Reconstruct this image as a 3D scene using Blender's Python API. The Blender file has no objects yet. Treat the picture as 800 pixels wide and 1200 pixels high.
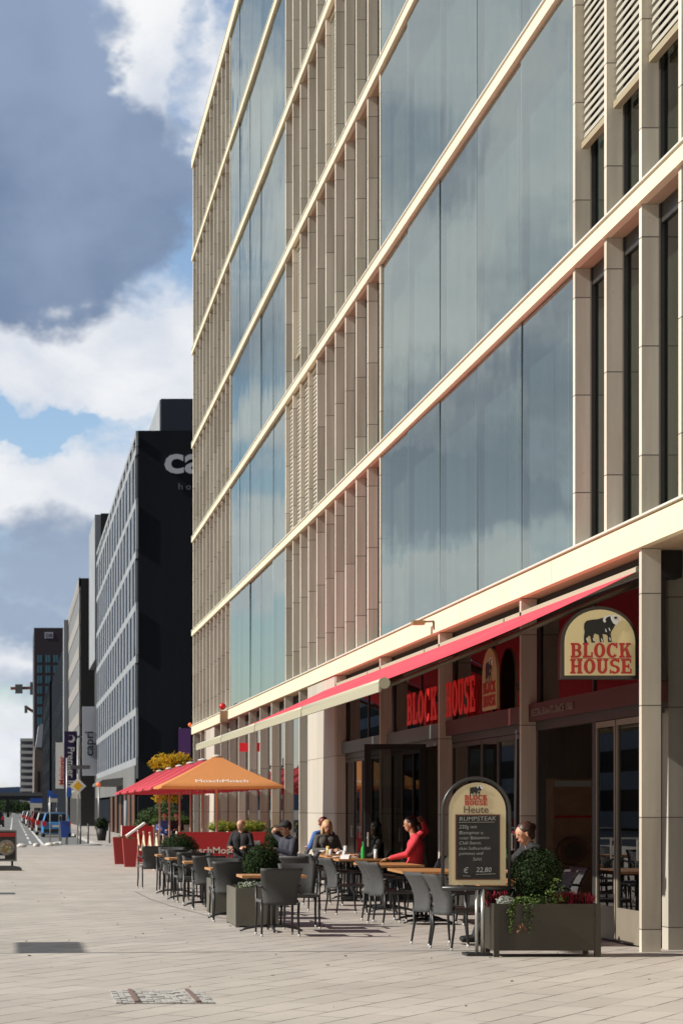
import bpy, bmesh, math, random
from mathutils import Vector, Matrix, noise
random.seed(7)
R = math.radians
PI = math.pi
scn = bpy.context.scene
col = scn.collection

# ------------------------------------------------------------------ camera
FPX, VX, VY, EYE = 2390.0, 16.0, 948.0, 1.6        # focal length / vanishing point in photo pixels
cam_d = bpy.data.cameras.new('camera'); cam = bpy.data.objects.new('camera', cam_d); col.objects.link(cam)
cam.location = (0, 0, EYE); cam.rotation_euler = (R(90), 0, 0)
cam_d.sensor_fit = 'VERTICAL'; cam_d.sensor_height = 36.0; cam_d.sensor_width = 24.0
cam_d.lens = 36.0 * FPX / 1200.0
cam_d.shift_x = (400 - VX) / 1200.0; cam_d.shift_y = (VY - 600) / 1200.0
cam_d.clip_start = 0.1; cam_d.clip_end = 20000
cam_d.dof.use_dof = True; cam_d.dof.focus_distance = 25.5; cam_d.dof.aperture_fstop = 4.5
scn.camera = cam
scn.render.resolution_x = 682; scn.render.resolution_y = 1024

# ------------------------------------------------------------------ world + sun
SUN_EL = 35.0
SUN_V = Vector((-math.cos(R(SUN_EL)), -0.065, math.sin(R(SUN_EL)))).normalized()
world = bpy.data.worlds.new('World'); scn.world = world; world.use_nodes = True
wn = world.node_tree; wn.nodes.clear()
def wnode(t, **kw):
    n = wn.nodes.new(t)
    for k, v in kw.items(): setattr(n, k, v)
    return n
def wl(a, b): wn.links.new(a, b)
def wm(op, a, b=None, c=None, clamp=False):
    n = wn.nodes.new('ShaderNodeMath'); n.operation = op; n.use_clamp = clamp
    for i, x in enumerate((a, b, c)):
        if x is None: continue
        if isinstance(x, (int, float)): n.inputs[i].default_value = x
        else: wl(x, n.inputs[i])
    return n.outputs[0]
def wmix(fac, a, b):
    n = wn.nodes.new('ShaderNodeMix'); n.data_type = 'RGBA'
    for s, x in ((n.inputs[0], fac), (n.inputs[6], a), (n.inputs[7], b)):
        if isinstance(x, (int, float)): s.default_value = x
        elif isinstance(x, tuple): s.default_value = (*x, 1)
        else: wl(x, s)
    return n.outputs[2]
tc = wnode('ShaderNodeTexCoord'); sp = wnode('ShaderNodeSeparateXYZ'); wl(tc.outputs['Generated'], sp.inputs[0])
yy = wm('MAXIMUM', sp.outputs[1], 0.15)
uu = wm('DIVIDE', sp.outputs[0], yy); vv = wm('DIVIDE', sp.outputs[2], yy)
UU0, VV0 = uu, vv
cmb = wnode('ShaderNodeCombineXYZ'); wl(uu, cmb.inputs[0]); wl(wm('MULTIPLY', vv, 1.25), cmb.inputs[1])
def wnoise(scale, detail, rough, dist=0.0, off=0.0):
    n = wnode('ShaderNodeTexNoise'); n.noise_dimensions = '4D'
    n.inputs['Scale'].default_value = scale; n.inputs['Detail'].default_value = detail
    n.inputs['Roughness'].default_value = rough; n.inputs['Distortion'].default_value = dist
    n.inputs['W'].default_value = off
    wl(cmb.outputs[0], n.inputs['Vector']); return n.outputs['Fac']
n_big = wnoise(16, 7, .60, .25, 1.3); n_det = wnoise(60, 6, .62, .2, 4.0); n_soft = wnoise(9, 3, .5, 0.1, 8.0)
w1_ = wnoise(22, 4, .6, 0, 11.0); w2_ = wnoise(22, 4, .6, 0, 15.0)
uu = wm('ADD', uu, wm('MULTIPLY', wm('SUBTRACT', w1_, .5), .070)); vv = wm('ADD', vv, wm('MULTIPLY', wm('SUBTRACT', w2_, .5), .06))
def blob(px, py, rx, ry, amp):
    u0 = (px - VX) / FPX; v0 = (VY - py) / FPX
    a = wm('DIVIDE', wm('SUBTRACT', uu, u0), rx / FPX); b = wm('DIVIDE', wm('SUBTRACT', vv, v0), ry / FPX)
    d = wm('ADD', wm('MULTIPLY', a, a), wm('MULTIPLY', b, b))
    return wm('MULTIPLY', wm('SUBTRACT', 1.0, d, clamp=True), amp)
def blobs(lst, base):
    s = None
    for l in lst:
        b = blob(*l); s = b if s is None else wm('ADD', s, b)
    return wm('ADD', s, base)
def sstep(x, lo, hi):
    n = wnode('ShaderNodeMapRange', interpolation_type='SMOOTHSTEP')
    wl(x, n.inputs[0]); n.inputs[1].default_value = lo; n.inputs[2].default_value = hi
    return n.outputs[0]
sky = wnode('ShaderNodeTexSky', sky_type='NISHITA'); sky.sun_disc = False
sky.sun_elevation = R(SUN_EL); sky.sun_rotation = math.atan2(SUN_V.x, SUN_V.y)
sky.altitude = 100; sky.air_density = 1.0; sky.dust_density = 0.6; sky.ozone_density = 1.6
SKY_K = 0.15
skyc = wnode('ShaderNodeVectorMath', operation='SCALE'); wl(sky.outputs[0], skyc.inputs[0]); skyc.inputs[3].default_value = SKY_K
# clouds: white cumulus masses, and slate grey undersides
nz = wm('ADD', wm('MULTIPLY', n_big, .75), wm('MULTIPLY', n_det, .35))
white = blobs([(195, 80, 110, 170, .62), (60, 420, 220, 75, .8), (180, 420, 120, 110, .5), (150, 590, 170, 90, .7), (20, 575, 90, 70, .45),
               (20, 775, 110, 38, .6), (-20, 880, 160, 60, .5), (60, 700, 60, 30, .2), (222, 70, 30, 120, -.35), (35, 503, 75, 22, -.55),
               (215, 190, 20, 60, -.2),
               (-460, 682, 170, 42, 1.3), (-275, 650, 80, 90, .9), (-265, 500, 60, 60, .5), (-270, 200, 60, 260, .4), (-520, 250, 260, 520, .55), (-250, 300, 60, 40, .3), (-430, 420, 200, 120, .3)], -.02)
wmask = sstep(wm('ADD', white, wm('SUBTRACT', nz, .55)), -.06, .42)
grey = blobs([(40, 225, 225, 170, 1.5), (-10, 110, 170, 260, 1.0), (50, 665, 160, 85, .62), (-20, 740, 150, 40, .35), (60, 810, 180, 40, .35),
              (-520, 520, 260, 140, .5), (-430, 170, 160, 130, .5), (-620, 350, 120, 150, .4), (-270, 400, 110, 90, .35), (-470, 590, 200, 55, .5)], .03)
gmask = sstep(wm('ADD', grey, wm('MULTIPLY', wm('SUBTRACT', nz, .55), .8)), .10, .62)
shade = wm('ADD', wm('MULTIPLY', n_big, .7), wm('MULTIPLY', n_soft, .5))
wcol = wmix(sstep(shade, .40, .80), (.60, .65, .75), (.90, .91, .92))
gcol = wmix(sstep(wm('ADD', wm('ADD', wm('MULTIPLY', n_soft, .6), wm('MULTIPLY', n_big, .35)), wm('MULTIPLY', vv, 1.3)), .48, 1.05), (.105, .162, .27), (.28, .36, .51))
gcol = wmix(sstep(VV0, .11, .19), (.33, .41, .54), gcol)
c1 = wmix(wmask, skyc.outputs[0], wcol)
c2 = wmix(gmask, c1, gcol)
refl_veil = wm('MULTIPLY', sstep(wm('MULTIPLY', UU0, -1.0), .08, .15), .30)  # pale haze added to the unseen left sky to brighten the glass reflections
c2 = wmix(refl_veil, c2, (.78, .84, .86))
CLOUD_GAIN = 0.86
cg = wnode('ShaderNodeVectorMath', operation='SCALE'); wl(c2, cg.inputs[0]); cg.inputs[3].default_value = CLOUD_GAIN
# only the part of the sky in front carries the modelled clouds; the rest is the clear sky with loose cloud
front = sstep(sp.outputs[1], .1, .4)
up = sstep(sp.outputs[2], -.02, .0)
skyb = wnode('ShaderNodeVectorMath', operation='SCALE'); wl(sky.outputs[0], skyb.inputs[0]); skyb.inputs[3].default_value = .044
loose = wmix(.18, skyb.outputs[0], (.13, .13, .13))
fin = wmix(front, loose, cg.outputs[0])
bg = wnode('ShaderNodeBackground'); wl(fin, bg.inputs[0]); bg.inputs[1].default_value = 1.0
wo = wnode('ShaderNodeOutputWorld'); wl(bg.outputs[0], wo.inputs[0])

sun_d = bpy.data.lights.new('sun', 'SUN'); sun_d.energy = 5.0; sun_d.angle = R(.5); sun_d.color = (1.0, .95, .865)
sun = bpy.data.objects.new('sun', sun_d); col.objects.link(sun)
sun.rotation_euler = (-SUN_V).to_track_quat('-Z', 'Y').to_euler(); sun.location = (-60, 0, 60)
vs = scn.view_settings; vs.view_transform = 'Standard'; vs.look = 'None'; vs.gamma = 1.0; vs.exposure = 0.27
scn.display_settings.display_device = 'sRGB'

# ------------------------------------------------------------------ helpers
def at(px, py, Y): return Vector(((px - VX) * Y / FPX, Y, EYE + (VY - py) * Y / FPX))
def ppm(Y): return FPX / Y

def tag(o, label=None, cat=None, group=None, kind=None):
    if label: o['label'] = label
    if cat: o['category'] = cat
    if group: o['group'] = group
    if kind: o['kind'] = kind
    return o
def thing(name, label, cat, loc=(0, 0, 0), rz=0, group=None):
    o = bpy.data.objects.new(name, None); col.objects.link(o)
    o.location = loc; o.rotation_euler = (0, 0, rz); o.empty_display_size = .2
    return tag(o, label, cat, group)
def kids(o): return KIDS.get(o.name, [])
KIDS = {}
def copy_tree(o, parent=None):
    c = o.copy(); col.objects.link(c)
    if parent is not None:
        c.parent = parent; KIDS.setdefault(parent.name, []).append(c)
    for ch in kids(o): copy_tree(ch, c)
    return c
def place(proto, state, loc, rz, label, group=None):
    o = proto if not state['used'] else copy_tree(proto)
    state['used'] = True
    o.location = loc; o.rotation_euler = (0, 0, rz); o['label'] = label
    if group: o['group'] = group
    return o

class MB:
    """collects shapes in a bmesh and links them as one mesh object"""
    def __init__(s): s.bm = bmesh.new(); s.n = 0
    def _mi(s, fs, mi):
        for f in fs: f.material_index = mi
    def box(s, x0, y0, z0, x1, y1, z1, mi=0, m=None):
        x0, x1 = min(x0, x1), max(x0, x1); y0, y1 = min(y0, y1), max(y0, y1); z0, z1 = min(z0, z1), max(z0, z1)
        vs = [s.bm.verts.new(v) for v in ((x0,y0,z0),(x1,y0,z0),(x1,y1,z0),(x0,y1,z0),(x0,y0,z1),(x1,y0,z1),(x1,y1,z1),(x0,y1,z1))]
        fs = [s.bm.faces.new([vs[i] for i in q]) for q in ((0,3,2,1),(4,5,6,7),(0,1,5,4),(1,2,6,5),(2,3,7,6),(3,0,4,7))]
        s._mi(fs, mi)
        if m is not None:
            for v in vs: v.co = m @ v.co
        return s
    def bar(s, a, b, w, h=None, mi=0):
        a, b = Vector(a), Vector(b); h = h or w; d = b - a; L = d.length
        q = d.to_track_quat('Z', 'Y').to_matrix().to_4x4(); q.translation = a
        return s.box(-w/2, -h/2, 0, w/2, h/2, L, mi, q)
    def tube(s, pts, r, n=8, mi=0, cap=True, closed=False):
        pts = [Vector(p) for p in pts]; rr = r if isinstance(r, (list, tuple)) else [r] * len(pts)
        rings = []; N = len(pts); up = Vector((0, 0, 1)); prev = None
        for i, p in enumerate(pts):
            if closed: d = pts[(i+1) % N] - pts[i-1]
            else: d = (pts[min(i+1, N-1)] - pts[max(i-1, 0)])
            d.normalize()
            if prev is None:
                a = d.orthogonal().normalized()
            else:
                a = (prev - d * prev.dot(d))
                a = a.normalized() if a.length > 1e-6 else d.orthogonal().normalized()
            prev = a; b = d.cross(a)
            rings.append([s.bm.verts.new(p + (a * math.cos(2*PI*k/n) + b * math.sin(2*PI*k/n)) * rr[i]) for k in range(n)])
        M = N if closed else N - 1
        for i in range(M):
            A, B = rings[i], rings[(i+1) % N]
            for k in range(n):
                f = s.bm.faces.new((A[k], A[(k+1) % n], B[(k+1) % n], B[k])); f.material_index = mi; f.smooth = True
        if cap and not closed:
            s.bm.faces.new(list(reversed(rings[0]))).material_index = mi; s.bm.faces.new(rings[-1]).material_index = mi
        return s
    def lathe(s, prof, c=(0, 0, 0), n=16, mi=0, smooth=True):
        c = Vector(c); rings = []
        for r, z in prof:
            rings.append([s.bm.verts.new(c + Vector((max(r, 1e-4) * math.cos(2*PI*k/n), max(r, 1e-4) * math.sin(2*PI*k/n), z))) for k in range(n)])
        for A, B in zip(rings, rings[1:]):
            for k in range(n):
                f = s.bm.faces.new((A[k], A[(k+1) % n], B[(k+1) % n], B[k])); f.material_index = mi; f.smooth = smooth
        s.bm.faces.new(list(reversed(rings[0]))).material_index = mi; s.bm.faces.new(rings[-1]).material_index = mi
        return s
    def prism(s, poly, d0, d1, axis='Y', mi=0):
        """poly in 2D extruded along an axis; axis Y: (x,z); X: (y,z); Z: (x,y)"""
        f3 = {'Y': lambda p, d: (p[0], d, p[1]), 'X': lambda p, d: (d, p[0], p[1]), 'Z': lambda p, d: (p[0], p[1], d)}[axis]
        A = [s.bm.verts.new(f3(p, d0)) for p in poly]; B = [s.bm.verts.new(f3(p, d1)) for p in poly]
        n = len(poly); fs = []
        fs.append(s.bm.faces.new(A)); fs.append(s.bm.faces.new(list(reversed(B))))
        for i in range(n): fs.append(s.bm.faces.new((A[i], B[i], B[(i+1) % n], A[(i+1) % n])))
        s._mi(fs, mi); return s
    def quad(s, pts, mi=0):
        f = s.bm.faces.new([s.bm.verts.new(p) for p in pts]); f.material_index = mi; return s
    def ball(s, c, r, seg=16, mi=0, jit=0.0, m=None):
        c = Vector(c); rx, ry, rz = r if isinstance(r, (tuple, list)) else (r, r, r)
        res = bmesh.ops.create_uvsphere(s.bm, u_segments=seg, v_segments=max(6, seg*2//3), radius=1)
        fs = set()
        for v in res['verts']:
            k = 1.0
            if jit: k = 1 + jit * noise.noise(v.co * 2.3 + c * 3.1)
            v.co = Vector((v.co.x * rx * k, v.co.y * ry * k, v.co.z * rz * k))
            if m is not None: v.co = m @ v.co
            v.co += c
            fs.update(v.link_faces)
        for f in fs: f.material_index = mi; f.smooth = True
        return s
    def leaves(s, c, r, n, size, mi=0, shell=.55, spread=None, flat=0.0, mis=None):
        c = Vector(c); rx, ry, rz = r if isinstance(r, (tuple, list)) else (r, r, r)
        for _ in range(n):
            d = Vector((random.gauss(0, 1), random.gauss(0, 1), random.gauss(0, 1))).normalized()
            k = shell + (1.02 - shell) * random.random() ** .6
            k *= 1 + .13 * noise.noise(d * 3.2 + c * 3) + (.10 * random.random() ** 4)
            p = c + Vector((d.x * rx * k, d.y * ry * k, d.z * rz * k))
            nrm = (d + Vector((random.gauss(0, .6), random.gauss(0, .6), random.gauss(0, .6)))).normalized()
            a = nrm.orthogonal().normalized(); a.rotate(Matrix.Rotation(random.random() * 6.28, 3, nrm)); b = nrm.cross(a)
            L = size * random.uniform(.7, 1.35); W = L * .5
            q = [p - a * L * .5, p + b * W * .5 + nrm * L * .06, p + a * L * .5, p - b * W * .5 + nrm * L * .06]
            f = s.bm.faces.new([s.bm.verts.new(x) for x in q]); f.material_index = random.choice(mis) if mis else mi
        return s
    def bevel(s, w, seg=2):
        es = [e for e in s.bm.edges if len(e.link_faces) == 2 and e.calc_face_angle(0) > .6]
        bmesh.ops.bevel(s.bm, geom=es, offset=w, segments=seg, profile=.6, affect='EDGES', clamp_overlap=True); return s
    def build(s, name, mats, parent=None, world=True, rec=True):
        me = bpy.data.meshes.new(name); 
        if rec: bmesh.ops.recalc_face_normals(s.bm, faces=s.bm.faces)
        if parent is not None and world:
            off = PW(parent)
            bmesh.ops.translate(s.bm, vec=-off, verts=s.bm.verts)
        s.bm.to_mesh(me); s.bm.free()
        for m in (mats if isinstance(mats, (list, tuple)) else [mats]): me.materials.append(m)
        o = bpy.data.objects.new(name, me); col.objects.link(o)
        if parent is not None:
            o.parent = parent; KIDS.setdefault(parent.name, []).append(o)
        return o
def PW(p):
    v = Vector(p.location); q = p.parent
    while q is not None: v = v + Vector(q.location); q = q.parent
    return v

# ------------------------------------------------------------------ materials
MATS = {}
def mat(name, color, rough=.6, metal=0.0, var=0.0, vscale=4.0, bump=0.0, bscale=40.0, spec=.5, emit=None, estr=0.0, color2=None, stretch=None, det=6, sheen=0, coord='Object'):
    m = bpy.data.materials.new(name); m.use_nodes = True; MATS[name] = m
    nt = m.node_tree; b = nt.nodes['Principled BSDF']
    b.inputs['Base Color'].default_value = (*color, 1); b.inputs['Roughness'].default_value = rough
    b.inputs['Metallic'].default_value = metal; b.inputs['Specular IOR Level'].default_value = spec
    if emit: b.inputs['Emission Color'].default_value = (*emit, 1); b.inputs['Emission Strength'].default_value = estr
    if var or bump:
        tc = nt.nodes.new('ShaderNodeTexCoord'); mp = nt.nodes.new('ShaderNodeMapping')
        nt.links.new(tc.outputs[coord], mp.inputs[0])
        if stretch: mp.inputs['Scale'].default_value = stretch
    if var:
        n = nt.nodes.new('ShaderNodeTexNoise'); n.inputs['Scale'].default_value = vscale; n.inputs['Detail'].default_value = det
        n.inputs['Roughness'].default_value = .65
        nt.links.new(mp.outputs[0], n.inputs['Vector'])
        mr = nt.nodes.new('ShaderNodeMapRange'); mr.inputs[1].default_value = .32; mr.inputs[2].default_value = .68
        nt.links.new(n.outputs['Fac'], mr.inputs[0])
        mx = nt.nodes.new('ShaderNodeMix'); mx.data_type = 'RGBA'; nt.links.new(mr.outputs[0], mx.inputs[0])
        c2 = color2 or tuple(min(1, c * (1 + var)) for c in color)
        mx.inputs[6].default_value = (*[c * (1 - var) for c in color], 1) if not color2 else (*color, 1)
        mx.inputs[7].default_value = (*c2, 1)
        nt.links.new(mx.outputs[2], b.inputs['Base Color'])
    if bump:
        n2 = nt.nodes.new('ShaderNodeTexNoise'); n2.inputs['Scale'].default_value = bscale; n2.inputs['Detail'].default_value = 4
        nt.links.new(mp.outputs[0], n2.inputs['Vector'])
        bp = nt.nodes.new('ShaderNodeBump'); bp.inputs['Strength'].default_value = bump; bp.inputs['Distance'].default_value = .01
        nt.links.new(n2.outputs['Fac'], bp.inputs['Height']); nt.links.new(bp.outputs[0], b.inputs['Normal'])
    return m

def stone_mat(name, ca, cb, z0, step, jcol=(.17, .145, .12), jw=.007, stain=(.30, .22, .15)):
    """limestone cladding with open horizontal joints every `step` metres"""
    m = bpy.data.materials.new(name); m.use_nodes = True; nt = m.node_tree; b = nt.nodes['Principled BSDF']
    L = nt.links.new; N = nt.nodes.new
    geo = N('ShaderNodeNewGeometry'); sep = N('ShaderNodeSeparateXYZ'); L(geo.outputs['Position'], sep.inputs[0])
    def mt(op, a, c=None, cl=False):
        n = N('ShaderNodeMath'); n.operation = op; n.use_clamp = cl
        for i, x in enumerate((a, c)):
            if x is None: continue
            if isinstance(x, (int, float)): n.inputs[i].default_value = x
            else: L(x, n.inputs[i])
        return n.outputs[0]
    k = mt('DIVIDE', mt('SUBTRACT', sep.outputs[2], z0), step); fr = mt('FRACT', k); cell = mt('FLOOR', k)
    line = mt('LESS_THAN', mt('ABSOLUTE', mt('SUBTRACT', fr, .5)), jw / step)
    ycell = mt('FLOOR', mt('DIVIDE', mt('ADD', sep.outputs[1], .2), 1.35))
    wn_ = N('ShaderNodeTexWhiteNoise'); wn_.noise_dimensions = '2D'; cv = N('ShaderNodeCombineXYZ')
    L(mt('FLOOR', mt('ADD', k, .5)), cv.inputs[0]); L(ycell, cv.inputs[1]); L(cv.outputs[0], wn_.inputs['Vector'])
    n1 = N('ShaderNodeTexNoise'); n1.inputs['Scale'].default_value = 1.4; n1.inputs['Detail'].default_value = 8; n1.inputs['Roughness'].default_value = .7
    L(geo.outputs['Position'], n1.inputs['Vector'])
    n2 = N('ShaderNodeTexNoise'); n2.inputs['Scale'].default_value = 26; n2.inputs['Detail'].default_value = 3; L(geo.outputs['Position'], n2.inputs['Vector'])
    mps = N('ShaderNodeMapping'); mps.inputs['Scale'].default_value = (5, 5, .35); L(geo.outputs['Position'], mps.inputs[0]); n4 = N('ShaderNodeTexNoise'); n4.inputs['Scale'].default_value = 1.5; n4.inputs['Detail'].default_value = 6; L(mps.outputs[0], n4.inputs['Vector'])
    f = mt('ADD', mt('ADD', mt('MULTIPLY', wn_.outputs['Value'], .62), mt('MULTIPLY', n1.outputs['Fac'], .45)), mt('MULTIPLY', mt('SUBTRACT', n4.outputs['Fac'], .48), 1.6), True)
    mx = N('ShaderNodeMix'); mx.data_type = 'RGBA'; L(f, mx.inputs[0]); mx.inputs[6].default_value = (*ca, 1); mx.inputs[7].default_value = (*cb, 1)
    pit = N('ShaderNodeMapRange'); L(n2.outputs['Fac'], pit.inputs[0]); pit.inputs[1].default_value = .70; pit.inputs[2].default_value = .76
    mx2 = N('ShaderNodeMix'); mx2.data_type = 'RGBA'; L(mt('MULTIPLY', pit.outputs[0], .55), mx2.inputs[0]); L(mx.outputs[2], mx2.inputs[6]); mx2.inputs[7].default_value = (*stain, 1)
    mx3 = N('ShaderNodeMix'); mx3.data_type = 'RGBA'; L(line, mx3.inputs[0]); L(mx2.outputs[2], mx3.inputs[6]); mx3.inputs[7].default_value = (*jcol, 1)
    L(mx3.outputs[2], b.inputs['Base Color']); b.inputs['Roughness'].default_value = .75
    bp = N('ShaderNodeBump'); bp.inputs['Strength'].default_value = .25; bp.inputs['Distance'].default_value = .004
    L(n2.outputs['Fac'], bp.inputs['Height']); L(bp.outputs[0], b.inputs['Normal'])
    return m

def glass_mat(name, tint, ior=1.5, rough=.0, alpha=.9, refl_tint=(1, 1, 1), wav=0.0):
    """see-through pane: dark-tinted transparency under a fresnel reflection"""
    m = bpy.data.materials.new(name); m.use_nodes = True; nt = m.node_tree; nt.nodes.clear(); L = nt.links.new; N = nt.nodes.new
    out = N('ShaderNodeOutputMaterial'); tr = N('ShaderNodeBsdfTransparent'); tr.inputs[0].default_value = (*tint, 1)
    gl = N('ShaderNodeBsdfGlossy'); gl.inputs['Roughness'].default_value = rough; gl.inputs['Color'].default_value = (*refl_tint, 1)
    fr = N('ShaderNodeFresnel'); fr.inputs['IOR'].default_value = ior; mx = N('ShaderNodeMixShader')
    if wav:
        tc = N('ShaderNodeTexCoord'); n = N('ShaderNodeTexNoise'); n.inputs['Scale'].default_value = .9; n.inputs['Detail'].default_value = 1
        L(tc.outputs['Object'], n.inputs['Vector']); bp = N('ShaderNodeBump'); bp.inputs['Strength'].default_value = wav; bp.inputs['Distance'].default_value = .02
        L(n.outputs['Fac'], bp.inputs['Height']); L(bp.outputs[0], gl.inputs['Normal'])
    ge = N('ShaderNodeNewGeometry'); iv = N('ShaderNodeMath'); iv.operation = 'SUBTRACT'; iv.inputs[0].default_value = 1; L(ge.outputs['Backfacing'], iv.inputs[1])
    ml = N('ShaderNodeMath'); ml.operation = 'MULTIPLY'; L(fr.outputs[0], ml.inputs[0]); L(iv.outputs[0], ml.inputs[1])
    L(ml.outputs[0], mx.inputs[0]); L(tr.outputs[0], mx.inputs[1]); L(gl.outputs[0], mx.inputs[2]); L(mx.outputs[0], out.inputs[0])
    return m

M = {}
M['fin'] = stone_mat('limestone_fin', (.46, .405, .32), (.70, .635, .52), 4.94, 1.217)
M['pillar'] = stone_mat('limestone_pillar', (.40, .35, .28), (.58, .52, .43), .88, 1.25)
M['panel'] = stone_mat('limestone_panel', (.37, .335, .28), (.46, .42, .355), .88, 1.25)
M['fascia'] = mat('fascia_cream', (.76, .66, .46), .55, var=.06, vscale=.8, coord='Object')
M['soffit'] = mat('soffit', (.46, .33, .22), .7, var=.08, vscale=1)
M['sill'] = mat('sill_brown', (.30, .20, .12), .6)
M['frame'] = mat('window_frame', (.035, .033, .030), .4, var=.15)
M['frame2'] = mat('door_frame', (.22, .19, .145), .45, var=.1)
M['gap'] = mat('joint_dark', (.05, .028, .02), .8)
M['pane'] = glass_mat('curtain_wall_glass', (.58, .64, .63), ior=4.4, refl_tint=(.93, 1.0, .955), wav=.22)
M['shop'] = glass_mat('shop_glass', (.45, .47, .46), ior=1.55)
M['wing'] = glass_mat('window_glass', (.5, .53, .5), ior=1.6)
M['dark'] = mat('interior_dark', (.020, .018, .016), .8)
M['cur'] = mat('curtain', (.17, .20, .21), .8, var=.5, vscale=.9, stretch=(1, 1.0, .12), det=4, color2=(.30, .335, .33))
M['inner'] = mat('interior_wall', (.14, .10, .07), .8, var=.2, vscale=1)
M['maroon'] = mat('maroon_band', (.06, .010, .008), .5, var=.1)
M['greenband'] = mat('grey_band', (.085, .10, .095), .5, var=.1)
M['redwall'] = mat('red_wall', (.06, .005, .004), .6)
M['blind'] = mat('blind_slats', (.40, .375, .31), .55)
M['blindrail'] = mat('blind_rail', (.34, .28, .17), .5)
M['awn'] = None
M['barc'] = mat('bar_cream', (.40, .37, .26), .45)
M['alu'] = mat('cream_aluminium', (.62, .60, .52), .4, metal=.0)
M['arm'] = mat('bronze_arm', (.09, .065, .04), .45)
M['white'] = mat('white_paint', (.75, .74, .72), .5)
M['ceil'] = mat('room_ceiling', (.12, .11, .1), .8)

def awning_mat():
    m = bpy.data.materials.new('awning_fabric'); m.use_nodes = True; nt = m.node_tree; nt.nodes.clear(); L = nt.links.new; N = nt.nodes.new
    out = N('ShaderNodeOutputMaterial'); d = N('ShaderNodeBsdfDiffuse'); t = N('ShaderNodeBsdfTranslucent'); mx = N('ShaderNodeMixShader'); mx.inputs[0].default_value = .05
    geo = N('ShaderNodeNewGeometry'); n = N('ShaderNodeTexNoise'); n.inputs['Scale'].default_value = 1.2; n.inputs['Detail'].default_value = 4; L(geo.outputs['Position'], n.inputs['Vector'])
    c = N('ShaderNodeMix'); c.data_type = 'RGBA'; L(n.outputs['Fac'], c.inputs[0]); c.inputs[6].default_value = (.66, .07, .095, 1); c.inputs[7].default_value = (.76, .11, .14, 1)
    L(c.outputs[2], d.inputs[0]); t.inputs[0].default_value = (.45, .015, .015, 1)
    L(d.outputs[0], mx.inputs[1]); L(t.outputs[0], mx.inputs[2]); L(mx.outputs[0], out.inputs[0]); return m
M['awn'] = awning_mat()
def cloth_mat(name, c, tr, f=.35):
    m = bpy.data.materials.new(name); m.use_nodes = True; nt = m.node_tree; nt.nodes.clear(); L = nt.links.new; N = nt.nodes.new
    out = N('ShaderNodeOutputMaterial'); d = N('ShaderNodeBsdfDiffuse'); t = N('ShaderNodeBsdfTranslucent'); mx = N('ShaderNodeMixShader'); mx.inputs[0].default_value = f
    d.inputs[0].default_value = (*c, 1); t.inputs[0].default_value = (*tr, 1)
    L(d.outputs[0], mx.inputs[1]); L(t.outputs[0], mx.inputs[2]); L(mx.outputs[0], out.inputs[0]); return m

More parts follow.
